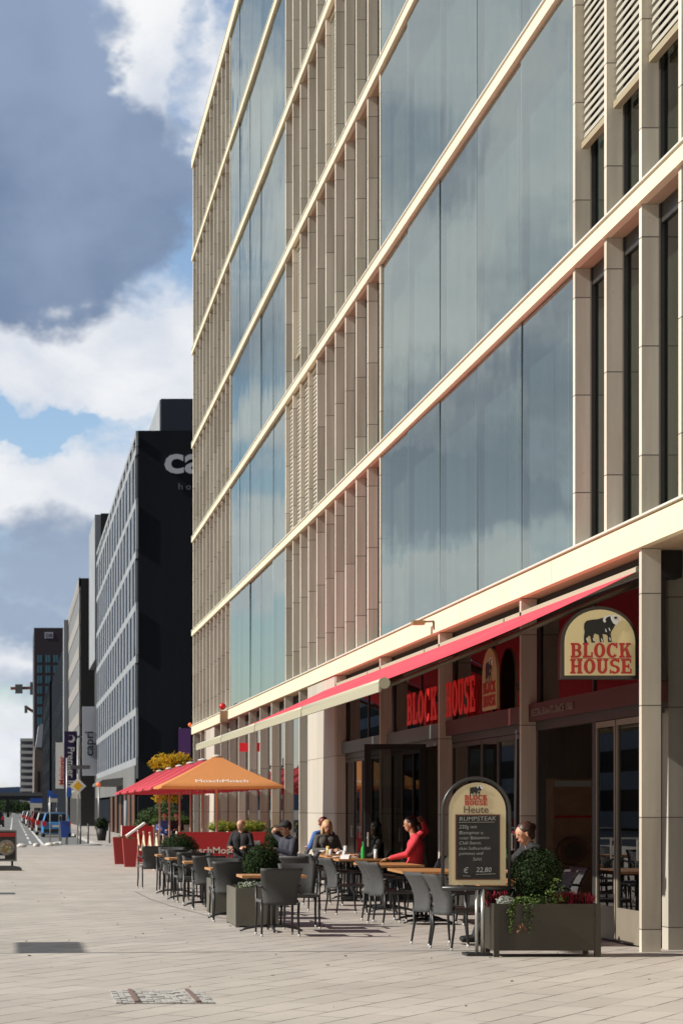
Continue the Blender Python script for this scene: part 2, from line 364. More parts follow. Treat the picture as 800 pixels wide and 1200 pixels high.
# ------------------------------------------------------------------ ground
def ground_mat():
    m = bpy.data.materials.new('plaza_paving'); m.use_nodes = True; nt = m.node_tree; b = nt.nodes['Principled BSDF']; L = nt.links.new; N = nt.nodes.new
    geo = N('ShaderNodeNewGeometry'); mp = N('ShaderNodeMapping'); mp.inputs['Rotation'].default_value = (0, 0, R(-56)); L(geo.outputs['Position'], mp.inputs[0])
    wob = N('ShaderNodeTexNoise'); wob.inputs['Scale'].default_value = .6; wob.inputs['Detail'].default_value = 2; L(geo.outputs['Position'], wob.inputs['Vector'])
    br = N('ShaderNodeTexBrick'); L(mp.outputs[0], br.inputs['Vector'])
    br.inputs['Scale'].default_value = 1; br.inputs['Brick Width'].default_value = .92; br.inputs['Row Height'].default_value = .33
    br.inputs['Mortar Size'].default_value = .009; br.inputs['Mortar Smooth'].default_value = .2; br.inputs['Bias'].default_value = 0
    br.offset = .37; br.inputs['Color1'].default_value = (.388, .350, .308, 1); br.inputs['Color2'].default_value = (.440, .400, .354, 1); br.inputs['Mortar'].default_value = (.20, .182, .165, 1)
    n = N('ShaderNodeTexNoise'); n.inputs['Scale'].default_value = .35; n.inputs['Detail'].default_value = 9; n.inputs['Roughness'].default_value = .7; L(geo.outputs['Position'], n.inputs['Vector'])
    mr = N('ShaderNodeMapRange'); L(n.outputs['Fac'], mr.inputs[0]); mr.inputs[1].default_value = .3; mr.inputs[2].default_value = .7; mr.inputs[3].default_value = .84; mr.inputs[4].default_value = 1.10
    n3 = N('ShaderNodeTexNoise'); n3.inputs['Scale'].default_value = 55; n3.inputs['Detail'].default_value = 3; L(geo.outputs['Position'], n3.inputs['Vector'])
    mr3 = N('ShaderNodeMapRange'); L(n3.outputs['Fac'], mr3.inputs[0]); mr3.inputs[1].default_value = .3; mr3.inputs[2].default_value = .7; mr3.inputs[3].default_value = .93; mr3.inputs[4].default_value = 1.05
    # dropped litter, gum and stains
    vo = N('ShaderNodeTexVoronoi'); vo.inputs['Scale'].default_value = 3.4; L(geo.outputs['Position'], vo.inputs['Vector'])
    st = N('ShaderNodeMapRange'); L(vo.outputs['Distance'], st.inputs[0]); st.inputs[1].default_value = .035; st.inputs[2].default_value = .06; st.inputs[3].default_value = .60; st.inputs[4].default_value = 1
    mul = N('ShaderNodeMath'); mul.operation = 'MULTIPLY'; L(mr.outputs[0], mul.inputs[0]); L(mr3.outputs[0], mul.inputs[1])
    mul2 = N('ShaderNodeMath'); mul2.operation = 'MULTIPLY'; L(mul.outputs[0], mul2.inputs[0]); L(st.outputs[0], mul2.inputs[1])
    sc = N('ShaderNodeVectorMath'); sc.operation = 'SCALE'; jn = N('ShaderNodeTexNoise'); jn.inputs['Scale'].default_value = 1.7; jn.inputs['Detail'].default_value = 4; L(geo.outputs['Position'], jn.inputs['Vector'])
    jr = N('ShaderNodeMapRange'); L(jn.outputs['Fac'], jr.inputs[0]); jr.inputs[1].default_value = .38; jr.inputs[2].default_value = .56; jr.inputs[3].default_value = 0; jr.inputs[4].default_value = 1
    jx = N('ShaderNodeMix'); jx.data_type = 'RGBA'; L(jr.outputs[0], jx.inputs[0]); jx.inputs[6].default_value = (.36, .335, .305, 1); jx.inputs[7].default_value = (.085, .078, .07, 1); L(jx.outputs[2], br.inputs['Mortar'])
    L(br.outputs['Color'], sc.inputs[0]); L(mul2.outputs[0], sc.inputs[3])
    L(sc.outputs[0], b.inputs['Base Color']); b.inputs['Roughness'].default_value = .8; b.inputs['Specular IOR Level'].default_value = .3
    bp = N('ShaderNodeBump'); bp.inputs['Strength'].default_value = .5; bp.inputs['Distance'].default_value = .006
    inv = N('ShaderNodeMath'); inv.operation = 'SUBTRACT'; inv.inputs[0].default_value = 1; L(br.outputs['Fac'], inv.inputs[1])
    ad = N('ShaderNodeMath'); ad.operation = 'ADD'; L(inv.outputs[0], ad.inputs[0])
    m5 = N('ShaderNodeMath'); m5.operation = 'MULTIPLY'; L(n3.outputs['Fac'], m5.inputs[0]); m5.inputs[1].default_value = .5; L(m5.outputs[0], ad.inputs[1])
    L(ad.outputs[0], bp.inputs['Height']); L(bp.outputs[0], b.inputs['Normal'])
    return m
M['ground'] = ground_mat()
M['road'] = mat('asphalt', (.16, .16, .155), .85, var=.12, vscale=1.5, bump=.2, bscale=60)
M['mark'] = mat('road_paint', (.62, .62, .60), .7, var=.12, vscale=3)
M['kerb'] = mat('kerb_stone', (.42, .40, .37), .8, var=.12, vscale=2)
M['earth'] = mat('base_ground', (.20, .19, .17), .9, var=.2, vscale=.05)

ROADZ = -.12
g = MB(); g.quad([(-3000, -200, -.2), (3000, -200, -.2), (3000, 9000, -.2), (-3000, 9000, -.2)]); tag(g.build('ground', M['earth']), kind='structure')
g = MB(); g.prism([(-12, -20), (40, -20), (40, 88.5), (6.0, 88.5), (2.2, 90), (-12, 90)], -.19, 0, 'Z'); tag(g.build('plaza', M['ground']), kind='structure')
g = MB(); g.prism([(4.0, 88.6), (40, 88.6), (40, 700), (4.0, 700)], -.19, .0, 'Z'); tag(g.build('pavement', M['ground']), kind='structure')
g = MB(); g.quad([(-11, 90.01, ROADZ), (3.98, 90.01, ROADZ), (3.98, 700, ROADZ), (-11, 700, ROADZ)]); tag(g.build('road', M['road']), kind='structure')
g = MB(); g.prism([(2.2, 90.05), (3.2, 90.0), (3.95, 92.0), (3.95, 700), (3.82, 700), (3.82, 96), (3.0, 91.2)], -.18, .012, 'Z'); tag(g.build('kerb', M['kerb']), kind='structure')
def road_line(x0, y0, x1, y1, w):
    g = MB(); a = Vector((x0, y0, 0)); b = Vector((x1, y1, 0)); n = (b - a).normalized().cross(Vector((0, 0, 1))) * w / 2
    z = Vector((0, 0, ROADZ + .005)); g.quad([a - n + z, a + n + z, b + n + z, b - n + z]); return tag(g.build('road_marking', M['mark']), kind='structure')
road_line(1.42, 92, 1.42, 118, .16); road_line(1.42, 119, 1.42, 340, .12)
for k in range(14): road_line(.85, 100 + k * 16, .85, 109 + k * 16, .12)
road_line(-.2, 150, -.2, 420, .12); road_line(-.4, 196, 1.4, 196.0, 1.0)
road_line(-3.4, 100, -3.4, 420, .12)

# ------------------------------------------------------------------ main office building
XF = 7.0
ZB = [4.51, 8.35, 12.0, 15.67, 19.32, 22.96, 26.6]       # undersides of the floor bands
YB = dict(g0=12.0, g1=25.5, p0=39.0, m1=52.5, q1=66.0, l1=79.5)
office = thing('office_building', 'long limestone office block with vertical stone fins and tall glass bays above the restaurant terrace', 'building', (XF, 12, 0))
c = MB(); c.box(7.62, -6, 4.56, 26, 79.42, 26.8); c.box(12.5, -6, 0, 26, 79.42, 4.56); c.box(7.62, 48.6, 0, 12.5, 79.42, 4.55)
c.box(7.62, -6, 0, 12.5, 20.5, 4.55)
c.build('building_core', M['dark'], office)
c = MB(); c.box(6.99, 79.3, 4.9, 26, 79.5, 26.6); c.box(7.4, 79.3, 0, 26, 79.5, 4.5); c.build('end_wall', M['fin'], office)
for i, z in enumerate(ZB):                                 # floor bands
    t = .30 if i == 0 else .165
    if i == 6: t = .35
    x0 = 6.95
    b = MB(); y = -6.0
    while y < 79.6:
        y2 = min(y + 5.4, 79.72) if y + 5.4 < 79.0 else 79.72
        b.box(x0, y, z, 7.05, y2 - .012, z + t); y = y2
        if y > 79.6: break
    b.build('floor_band', M['fascia'], office)
    b = MB(); b.box(6.985, -6, z + t + .001, 7.3, 79.6, z + t + .03); b.box(7.052, -6, z + .02, 7.6, 79.6, z + t); b.build('band_core', M['sill'], office)
    b = MB(); b.box(6.935, -6, z + t + .031, 7.6, 79.7, z + t + .055); b.build('band_sill', M['alu'], office)
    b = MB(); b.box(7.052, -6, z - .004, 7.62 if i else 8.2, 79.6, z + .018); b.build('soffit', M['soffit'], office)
fin_jobs = []; finlist = []
for (ya, yb) in ((YB['g0'], YB['g1']), (YB['p0'], YB['m1']), (YB['q1'], YB['l1'])):
    for i in range(6):
        za = ZB[i] + (.30 if i == 0 else .165) + .056; zb = ZB[i + 1] - .006
        n = round((yb - ya) / 1.35)
        for k in range(n + 1):
            y = ya + k * 1.35
            if k == 0 and ya > 13: y += .0
            finlist.append((y, za, zb))
# the fins that show largest are parts, the rest one stuff part
def fin_area(f):
    y, za, zb = f
    xpx = VX + FPX * XF / y
    top = VY - (zb - EYE) * FPX / y; bot = VY - (za - EYE) * FPX / y
    vis = max(0, min(1200, bot) - max(0, top))
    return vis * FPX / y if xpx < 806 else 0
finlist.sort(key=fin_area, reverse=True)
rest = MB()
for j, (y, za, zb) in enumerate(finlist):
    if j < 100:
        b = MB(); b.box(XF, y - .048, za, XF + .19, y + .048, zb); b.build('fin', M['fin'], office)
    else: rest.box(XF, y - .048, za, XF + .19, y + .048, zb)
tag(rest.build('fin', M['fin'], office), kind='stuff')
# windows behind the fins
wj = MB(); wf = MB()
def slot_window(y0, y1, za, zb):
    pass
nwin = 0
for gi, (ya, yb) in enumerate(((YB['g0'], YB['g1']), (YB['p0'], YB['m1']), (YB['q1'], YB['l1']))):
    for i in range(6):
        za = ZB[i] + (.30 if i == 0 else .165) + .056; zb = ZB[i + 1] - .006
        for k in range(round((yb - ya) / 1.35)):
            y0 = ya + k * 1.35 + .05; y1 = y0 + 1.25
            indiv = gi == 0 and y0 > 19 and i < 4
            fm = MB() if indiv else wf
            fm.box(XF + .191, y0 - .02, za, XF + .27, y0 + .05, zb); fm.box(XF + .191, y1 - .05, za, XF + .27, y1 + .02, zb)
            fm.box(XF + .205, y0 + .05, zb - .22, XF + .27, y1 - .05, zb); fm.box(XF + .205, y0 + .05, za, XF + .27, y1 - .05, za + .07)
            if indiv:
                w = fm.build('window', M['frame'], office)
                q = MB(); q.box(XF + .235, y0 + .05, za + .07, XF + .245, y1 - .05, zb - .22); q.build('pane', M['wing'], w)
            else:
                wj.box(XF + .235, y0 + .05, za + .07, XF + .245, y1 - .05, zb - .22)
w = tag(wf.build('window', M['frame'], office), kind='stuff'); wj.build('pane', M['wing'], w)
MATS['rblind'] = None
rbm = mat('roller_blind', (.30, .29, .24), .8, var=.35, vscale=.7, stretch=(1, 1.5, .2))
for (ya, yb) in ((YB['g0'], YB['g1']), (YB['p0'], YB['m1']), (YB['q1'], YB['l1'])):
    for i in range(6):
        za = ZB[i] + .3; b = MB(); b.box(XF + .50, ya, za, XF + .52, yb, ZB[i + 1] - .01); b.build('roller_blind', rbm, office)
# external venetian blinds
def ext_blind(y0, y1, zt, zb, step=.10):
    o = MB(); z = zt - .1
    while z > zb + .06:
        o.box(-.035, y0, -.004, .035, y1, .004, 0, Matrix.Translation((XF + .115, 0, z)) @ Matrix.Rotation(R(-76), 4, 'Y')); z -= step
    bl = o.build('louvre_blind', M['blind'], office)
    r = MB(); r.box(XF + .075, y0, zb - .03, XF + .16, y1, zb + .05); r.build('bottom_rail', M['blindrail'], bl)
    r = MB(); r.box(XF + .075, y0, zt - .10, XF + .16, y1, zt); r.build('head_box', M['blindrail'], bl)
g0 = YB['g0']
for y0, zlow in ((24.15, 9.86), (22.80, 9.9), (21.45, 9.95), (20.1, 9.9)):
    ext_blind(y0 + .06, y0 + 1.29, ZB[2] - .008, zlow)
for k in range(1, 5): ext_blind(YB['m1'] - k * 1.35 + .06, YB['m1'] - (k - 1) * 1.35 - .06, ZB[2] - .008, 8.65)
ext_blind(YB['m1'] - 6 * 1.35 + .06, YB['m1'] - 5 * 1.35 - .06, ZB[4] - .008, 16.1)
ext_blind(YB['m1'] - 2 * 1.35 + .06, YB['m1'] - 1 * 1.35 - .06, ZB[3] - .008, 12.9)
# tall glass bays
for (ya, yb) in ((-1.5, 12.0), (YB['g1'], YB['p0']), (YB['m1'], YB['q1'])):
    for i in range(6):
        za = ZB[i] + (.30 if i == 0 else .165) + .056; zb = ZB[i + 1] - .03
        for k in range(5):
            y0 = ya + k * 2.7 + (.055 if k == 0 else .012); y1 = ya + (k + 1) * 2.7 - (.055 if k == 4 else .012)
            q = MB(); q.box(XF + .02, y0, za, XF + .032, y1, zb)
            j1, j2, j3 = (random.uniform(-.012, .012) for _ in range(3))
            for v in q.bm.verts: v.co.x += j1 * (v.co.y - y0) / 2.7 + j2 * (v.co.z - za) / 3.4
            q.build('glass_pane', M['pane'], office)
        for k in range(1, 5): b = MB(); b.box(XF + .034, ya + k * 2.7 - .035, za, XF + .12, ya + k * 2.7 + .035, zb); b.build('mullion', M['frame'], office)
        for k in range(5):
            b = MB(); b.box(XF + .30, ya + k * 2.7 + 1.355, za, XF + .33, ya + k * 2.7 + 1.385, zb); b.build('inner_mullion', M['white'], office)
        b = MB(); b.box(XF + .48, ya, za, XF + .50, yb, zb); b.build('curtain', M['cur'], office)
        b = MB(); b.box(XF + .04, ya + .05, zb - .0, XF + .46, yb - .05, zb + .02); b.build('head_strip', M['gap'], office)
# parapet top
b = MB(); b.box(7.06, -6, 26.62, 26, 79.42, 27.0); b.build('roof', M['earth'], office)

# ---- ground floor
def pillar(y, w=.10, d=.215, z1=4.5, x=XF, m='pillar'):
    b = MB(); b.box(x, y - w/2, 0, x + d, y + w/2, z1); return b.build('pillar', M[m], office)
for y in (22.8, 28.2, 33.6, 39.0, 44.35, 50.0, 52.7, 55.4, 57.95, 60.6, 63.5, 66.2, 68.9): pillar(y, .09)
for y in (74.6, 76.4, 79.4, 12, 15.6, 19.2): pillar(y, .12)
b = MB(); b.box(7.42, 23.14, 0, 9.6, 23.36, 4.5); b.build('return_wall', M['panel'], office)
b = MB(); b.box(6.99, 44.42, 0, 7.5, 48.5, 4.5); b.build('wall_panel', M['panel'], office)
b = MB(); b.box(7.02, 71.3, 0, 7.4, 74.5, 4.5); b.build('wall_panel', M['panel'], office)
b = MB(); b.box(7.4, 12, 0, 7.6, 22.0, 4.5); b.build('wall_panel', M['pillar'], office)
b = MB(); b.box(7.24, 22.9, 4.2, 7.5, 44.3, 4.5); b.box(7.24, 48.6, 4.2, 7.5, 79.3, 4.5); b.build('head_beam', M['dark'], office)
# restaurant rooms behind the glass
b = MB(); b.box(8.7, 27.2, 0, 8.8, 44, 3.2); b.build('room_partition', M['inner'], office)
b = MB(); b.box(9.3, 23.4, 0, 9.4, 27.2, 4.4); b.build('room_partition', M['inner'], office)
b = MB(); b.box(7.6, 23.2, .0, 12.4, 48, .03); b.build('room_floor', mat('room_floor', (.10, .07, .05), .5), office)
for q_ in ((8.69, 33.7, 3.3, 8.75, 38.8, 4.3), (8.2, 23.45, 3.1, 8.3, 27.0, 4.4), (8.69, 30.9, 3.2, 8.75, 33.4, 4.2)): b = MB(); b.box(*q_); b.build('red_wall_panel', M['redwall'], office)
t = thing('wood_cabinet', 'brown wooden cabinet with a round barrel end seen through the open restaurant doorway', 'cabinet', (8.2, 30.2, 0))
b = MB(); b.box(7.93, 30.0, .0, 8.50, 30.4, 2.05); b.build('cabinet', mat('cabinet_brown', (.42, .24, .15), .5, var=.2), t)
b = MB(); b.box(7.95, 29.97, 1.47, 8.48, 29.999, 1.50); b.build('red_rail', mat('rail_red', (.6, .02, .02), .5), t)
b = MB(); b.tube([(8.18, 29.85, .98), (8.18, 29.998, .98)], [.19, .21], 24); b.build('barrel_end', mat('barrel', (.22, .10, .05), .5), t)
b = MB(); b.tube([(8.18, 29.83, .98), (8.18, 29.849, .98)], .12, 20); b.build('barrel_plate', M['inner'], t)
b = MB(); b.box(7.95, 29.96, 1.93, 8.48, 29.999, 2.02); b.build('light_strip', mat('pale_panel', (.6, .6, .58), .5), t)
# shopfront bays
bays = [(22.88, 28.15, 'maroon'), (28.26, 33.54, 'maroon'), (33.66, 38.94, 'greenband'), (39.06, 44.3, 'greenband')]
for bi, (ya, yb, bm_) in enumerate(bays):
    b = MB(); b.box(XF + .10 + (.02 if bi > 1 else 0), ya, 2.80, XF + .33, yb, 3.04); b.build('transom_band', M[bm_], office)
    b = MB(); b.box(XF + .26, ya, 3.045, XF + .272, yb, 4.19); b.build('upper_glazing', M['shop'], office)
    n = 2
    for k in range(n + 1):
        yk = ya + (yb - ya) * k / n; b = MB(); b.box(XF + .24, yk - .03, 3.045, XF + .30, yk + .03, 4.19); b.build('glazing_bar', M['frame'], office)
    b = MB(); b.box(XF + .20, ya, 2.68, XF + .30, yb, 2.80); b.build('door_head', M['frame'], office)
    if bi == 0: leaves_ = [(23.42, 24.42), (24.46, 25.28)]
    else:
        nn = 5; leaves_ = [(ya + (yb - ya) * k / nn + .01, ya + (yb - ya) * (k + 1) / nn - .01) for k in range(nn)]
        if bi == 2: leaves_ = [l for l in leaves_ if not (34.7 < (l[0] + l[1]) / 2 < 35.8)]
    for (l0, l1) in leaves_:
        fm = MB(); X0, X1 = XF + .205, XF + .255; w = .055
        fm.box(X0, l0, .02, X1, l0 + w, 2.67); fm.box(X0, l1 - w, .02, X1, l1, 2.67)
        fm.box(X0, l0 + w, 2.6, X1, l1 - w, 2.67); fm.box(X0, l0 + w, .02, X1, l1 - w, .42)
        d = fm.build('door', M['frame2'] if bi == 0 else M['frame'], office)
        q = MB(); q.box(X0 + .02, l0 + w, .42, X0 + .028, l1 - w, 2.6); q.build('pane', M['shop'], d)
        q = MB(); q.bar((X0 - .04, l0 + .03, 1.0), (X0 - .04, l0 + .03, 1.25), .018); q.bar((X0 - .04, l0 + .03, 1.02), (X0, l0 + .03, 1.02), .014); q.bar((X0 - .04, l0 + .03, 1.23), (X0, l0 + .03, 1.23), .014); q.build('handle', M['alu'], d)
for y_ in (25.29, 28.02): b = MB(); b.box(XF + .20, y_, 0, XF + .30, y_ + .11, 2.68); b.build('door_jamb', M['frame'], office)
# far part of the ground floor: tall shop windows between the closely set pillars
b = MB(); b.box(XF + .30, 48.6, .5, XF + .312, 71.2, 4.19); b.build('upper_glazing', M['shop'], office)
b = MB(); b.box(XF + .28, 48.6, 0, XF + .42, 71.2, .5); b.box(XF + .42, 48.6, 2.7, XF + .46, 71.2, 2.9); b.build('plinth', M['pillar'], office)

# ------------------------------------------------------------------ lettering helpers
def text_obj(s, size, mat_, parent, origin, face='-Y', depth=.008, bold=0.0, align='CENTER', name='lettering', sx=1.0, shear=0.0, roll=0.0, spacing=1.0):
    cu = bpy.data.curves.new('t', 'FONT'); cu.body = s; cu.size = size; cu.extrude = depth / 2; cu.offset = bold; cu.align_x = align; cu.shear = shear
    cu.space_character = spacing; cu.resolution_u = 3
    o = bpy.data.objects.new('t', cu); col.objects.link(o)
    dg = bpy.context.evaluated_depsgraph_get(); me = bpy.data.meshes.new_from_object(o.evaluated_get(dg)); me.name = name
    bpy.data.objects.remove(o)
    m = Matrix.Diagonal((sx, 1, 1, 1))
    m = Matrix.Rotation(roll, 4, 'Z') @ m
    m = Matrix.Rotation(R(90), 4, 'X') @ m
    if face == '-X': m = Matrix.Rotation(R(-90), 4, 'Z') @ m
    me.transform(m); off = Vector(origin) - (PW(parent) if parent else Vector())
    me.transform(Matrix.Translation(off)); me.materials.clear(); me.materials.append(mat_)
    o = bpy.data.objects.new(name, me); col.objects.link(o)
    if parent is not None:
        o.parent = parent; KIDS.setdefault(parent.name, []).append(o)
    return o
def arc(cx, cy, rx, ry, tx, ty, a0, a1, n=12):
    o = [(cx + rx * math.cos(R(a0 + (a1 - a0) * k / n)), cy + ry * math.sin(R(a0 + (a1 - a0) * k / n))) for k in range(n + 1)]
    i = [(cx + (rx - tx) * math.cos(R(a1 + (a0 - a1) * k / n)), cy + (ry - ty) * math.sin(R(a1 + (a0 - a1) * k / n))) for k in range(n + 1)]
    return o + i
def rc(x0, y0, x1, y1): return [(x0, y0), (x1, y0), (x1, y1), (x0, y1)]
SL = {   # heavy slab-serif capitals on a 6 x 7 body
 'B': [rc(.6,.0,2.3,7), rc(0,0,.6,.9), rc(0,6.1,.6,7), rc(2.3,6.1,3.6,7), rc(2.3,3.1,3.6,4.0), rc(2.3,0,3.6,.9), arc(3.5,5.05,2.0,1.95,1.5,1.0,-90,90), arc(3.5,1.98,2.3,1.98,1.6,1.0,-90,90)],
 'L': [rc(.6,.0,2.3,7), rc(0,0,.6,.9), rc(0,6.1,.6,7), rc(2.3,6.1,3.0,7), rc(2.3,0,5.2,.9), rc(4.4,.9,5.2,2.6)],
 'O': [arc(3,3.5,3,3.6,1.8,.95,0,180), arc(3,3.5,3,3.6,1.8,.95,180,360)],
 'C': [arc(3.1,3.5,3.1,3.6,1.8,.95,42,180), arc(3.1,3.5,3.1,3.6,1.8,.95,180,318), rc(4.9,4.5,5.7,7)],
 'K': [rc(.6,0,2.3,7), rc(0,0,.6,.9), rc(0,6.1,.6,7), rc(2.3,0,2.9,.9), rc(2.3,6.1,2.9,7), [(2.3,2.6),(2.3,3.9),(4.3,6.1),(5.4,6.1)], [(3.1,3.9),(4.1,4.9),(5.9,.9),(4.0,.9)], rc(3.5,6.1,6.1,7), rc(3.5,0,6.4,.9)],
 'H': [rc(.6,0,2.3,7), rc(4.1,0,5.8,7), rc(2.3,3.0,4.1,4.0), rc(0,0,.6,.9), rc(0,6.1,.6,7), rc(2.3,0,2.8,.9), rc(2.3,6.1,2.8,7), rc(3.6,0,4.1,.9), rc(3.6,6.1,4.1,7), rc(5.8,0,6.4,.9), rc(5.8,6.1,6.4,7)],
 'U': [rc(.5,2.2,2.2,6.1), rc(4.2,2.2,5.4,6.1), rc(0,6.1,2.8,7), rc(3.5,6.1,6.0,7), arc(2.95,2.3,2.45,2.4,1.6,1.1,180,360)],
 'S': [arc(2.7,5.1,2.5,2.0,1.5,.95,30,270), arc(2.7,1.95,2.6,2.05,1.6,.95,-150,90), rc(4.3,5.2,5.0,7), rc(.1,0,.8,1.9)],
 'E': [rc(.6,0,2.3,7), rc(0,0,.6,.9), rc(0,6.1,.6,7), rc(2.3,6.1,5.2,7), rc(2.3,3.0,4.0,4.0), rc(3.6,2.3,4.2,4.7), rc(2.3,0,5.4,.9), rc(4.6,5.0,5.2,6.1), rc(4.7,.9,5.4,2.4)],
}
SW = {'B': 6.0, 'L': 5.4, 'O': 6.2, 'C': 6.2, 'K': 6.6, 'H': 6.6, 'U': 6.2, 'S': 5.5, 'E': 5.7}
def slab_word(mb, s, w, h, ox, oy, place_, d=.02, mi=0):
    tot = sum(SW[c] for c in s) - .3; kx = w / tot; ky = h / 7.0; x = 0; n = 0; GP = .5
    kx = w / (tot + GP * (len(s) - 1))
    for ch in s:
        for poly in SL[ch]:
            e = .0004 * (n % 7); n += 1
            pts = [(ox + (x + p[0]) * kx, oy + p[1] * ky) for p in poly]
            A = [mb.bm.verts.new(place_(p, 0)) for p in pts]; B = [mb.bm.verts.new(place_(p, d + e)) for p in pts]
            k = len(pts); fs = [mb.bm.faces.new(A), mb.bm.faces.new(list(reversed(B)))]
            for i in range(k): fs.append(mb.bm.faces.new((A[i], B[i], B[(i+1) % k], A[(i+1) % k])))
            for f in fs: f.material_index = mi
        x += SW[ch] + GP
def flat_poly(mb, pts, place_, d0, d1, mi=0):
    A = [mb.bm.verts.new(place_(p, d0)) for p in pts]; B = [mb.bm.verts.new(place_(p, d1)) for p in pts]; k = len(pts)
    fs = [mb.bm.faces.new(A), mb.bm.faces.new(list(reversed(B)))]
    for i in range(k): fs.append(mb.bm.faces.new((A[i], B[i], B[(i+1) % k], A[(i+1) % k])))
    for f in fs: f.material_index = mi
BULL = [(3,38),(5,22),(14,12),(34,8),(56,6),(78,0),(96,-3),(116,-8),(130,4),(128,24),(120,40),(112,52),(108,62),(112,96),(98,96),(97,72),(90,66),(76,64),(80,96),(66,96),(62,68),(46,62),(40,72),(47,98),(33,98),(28,72),(20,72),(14,82),(17,100),(4,100),(3,76),(6,54)]
BHEAD = [(106,-8),(122,-13),(140,-8),(148,4),(146,12),(138,18),(130,30),(118,22),(110,8)]
BHORN = [(78,12),(80,0),(90,-8),(104,-12),(106,-7),(94,-2),(87,6),(90,16),(84,20)]
def bull(mb, x, y, w, place_, mb_b=0, mb_w=1):
    k = w / 150.0
    T = lambda q: [(x + a * k, y - b * k) for a, b in q]
    flat_poly(mb, T(BULL), place_, .002, .006, mb_b)
    flat_poly(mb, T(BHEAD), place_, .0065, .009, mb_w); flat_poly(mb, T(BHORN), place_, .0065, .0092, mb_w)
    flat_poly(mb, T([(122,-4),(134,-4),(132,4),(122,6)]), place_, .0095, .011, mb_b)
    for (a, b) in ((12, 80), (38, 80), (70, 82), (102, 78), (86, 44), (100, 40)):
        flat_poly(mb, T([(a, b), (a + 3, b), (a + 7, b + 12), (a + 3, b + 12)]), place_, .0065, .0085, mb_w)
def archpoly(x0, x1, z0, z1, rise=None, n=20):
    r = rise if rise is not None else (x1 - x0) / 2; cx = (x0 + x1) / 2; rx = (x1 - x0) / 2
    return [(x0, z0), (x1, z0)] + [(cx + rx * math.cos(PI * k / n), z1 - r + r * math.sin(PI * k / n)) for k in range(n + 1)]

M['cream'] = mat('sign_cream', (.50, .38, .18), .5)
M['cream2'] = mat('sign_cream_glow', (.60, .50, .27), .5, emit=(.80, .62, .28), estr=.10)  # paler cream with a faint emission put into the hanging sign face
M['black'] = mat('sign_black', (.010, .010, .010), .6)
M['wht'] = mat('sign_white', (.75, .74, .70), .5)
M['sred'] = mat('sign_red', (.42, .02, .015), .5)
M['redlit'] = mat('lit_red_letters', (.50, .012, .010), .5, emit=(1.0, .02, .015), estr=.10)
M['rimd'] = mat('sign_rim', (.03, .025, .02), .35)

# hanging restaurant sign (faces the camera)
hx0, hx1, hY = 6.20, 7.03 - .02, 22.99
s_ = thing('hanging_sign', 'arched cream sign with a black bull and red lettering hanging above the restaurant door', 'sign', (6.6, hY, 2.9))
z0, z1 = 3.10, 3.845
b = MB(); b.prism(archpoly(hx0 - .035, hx1 + .02, z0 - .035, z1 + .04, .40), hY, hY + .14); b.build('sign_box', M['rimd'], s_)
b = MB(); b.prism(archpoly(hx0 + .005, hx1 - .012, z0 + .005, z1 + .002, .36), hY - .006, hY - .0005); b.build('sign_face', M['cream2'], s_)
pl = lambda p, d: (p[0], hY - .007 - d, p[1])
b = MB(); slab_word(b, 'BLOCK', .68, .165, hx0 + .07, z0 + .205, pl, .006, 0); slab_word(b, 'HOUSE', .69, .165, hx0 + .065, z0 + .025, pl, .006, 0)
b.box(hx0 + .075, hY - .010, z0 + .193, hx0 + .735, hY - .007, z0 + .199); b.build('lettering', M['sred'], s_)
b = MB(); bull(b, hx0 + .21, z0 + .655, .43, pl); b.build('bull_emblem', [M['black'], M['wht']], s_)
b = MB(); b.bar((7.0, hY + .07, 3.5), (7.24, hY + .07, 3.5), .05); b.bar((7.0, hY + .07, 3.2), (7.24, hY + .07, 3.2), .05); b.build('bracket', M['rimd'], s_)

# red lit letters over the shopfront
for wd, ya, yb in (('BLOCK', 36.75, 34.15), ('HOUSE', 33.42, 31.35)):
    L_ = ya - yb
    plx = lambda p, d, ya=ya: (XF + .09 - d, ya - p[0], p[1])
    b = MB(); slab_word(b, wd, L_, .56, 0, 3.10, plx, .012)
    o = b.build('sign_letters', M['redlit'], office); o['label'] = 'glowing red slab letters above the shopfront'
plx = lambda p, d: (XF + .105 - d, 30.95 - p[0], p[1])
b = MB(); flat_poly(b, archpoly(0, .92, 3.08, 4.0, .42), plx, -.04, .0); pq = b.build('sign_plaque', M['cream'], office)
b = MB(); slab_word(b, 'BLOCK', .78, .17, .07, 3.33, plx, .008); b.build('lettering', M['sred'], pq); b = MB(); slab_word(b, 'HOUSE', .78, .17, .07, 3.13, plx, .008); b.build('lettering', M['sred'], pq)
b = MB(); bull(b, .22, 3.82, .5, plx); b.build('bull_emblem', [M['black'], M['wht']], pq)
text_obj('RESTAURANTS SINCE 1968', .135, mat('dull_grey_letters', (.22, .18, .16), .4, metal=.3), office, (XF + .092, 27.95, 2.87), '-X', .012, .002, 'LEFT', sx=1.28)

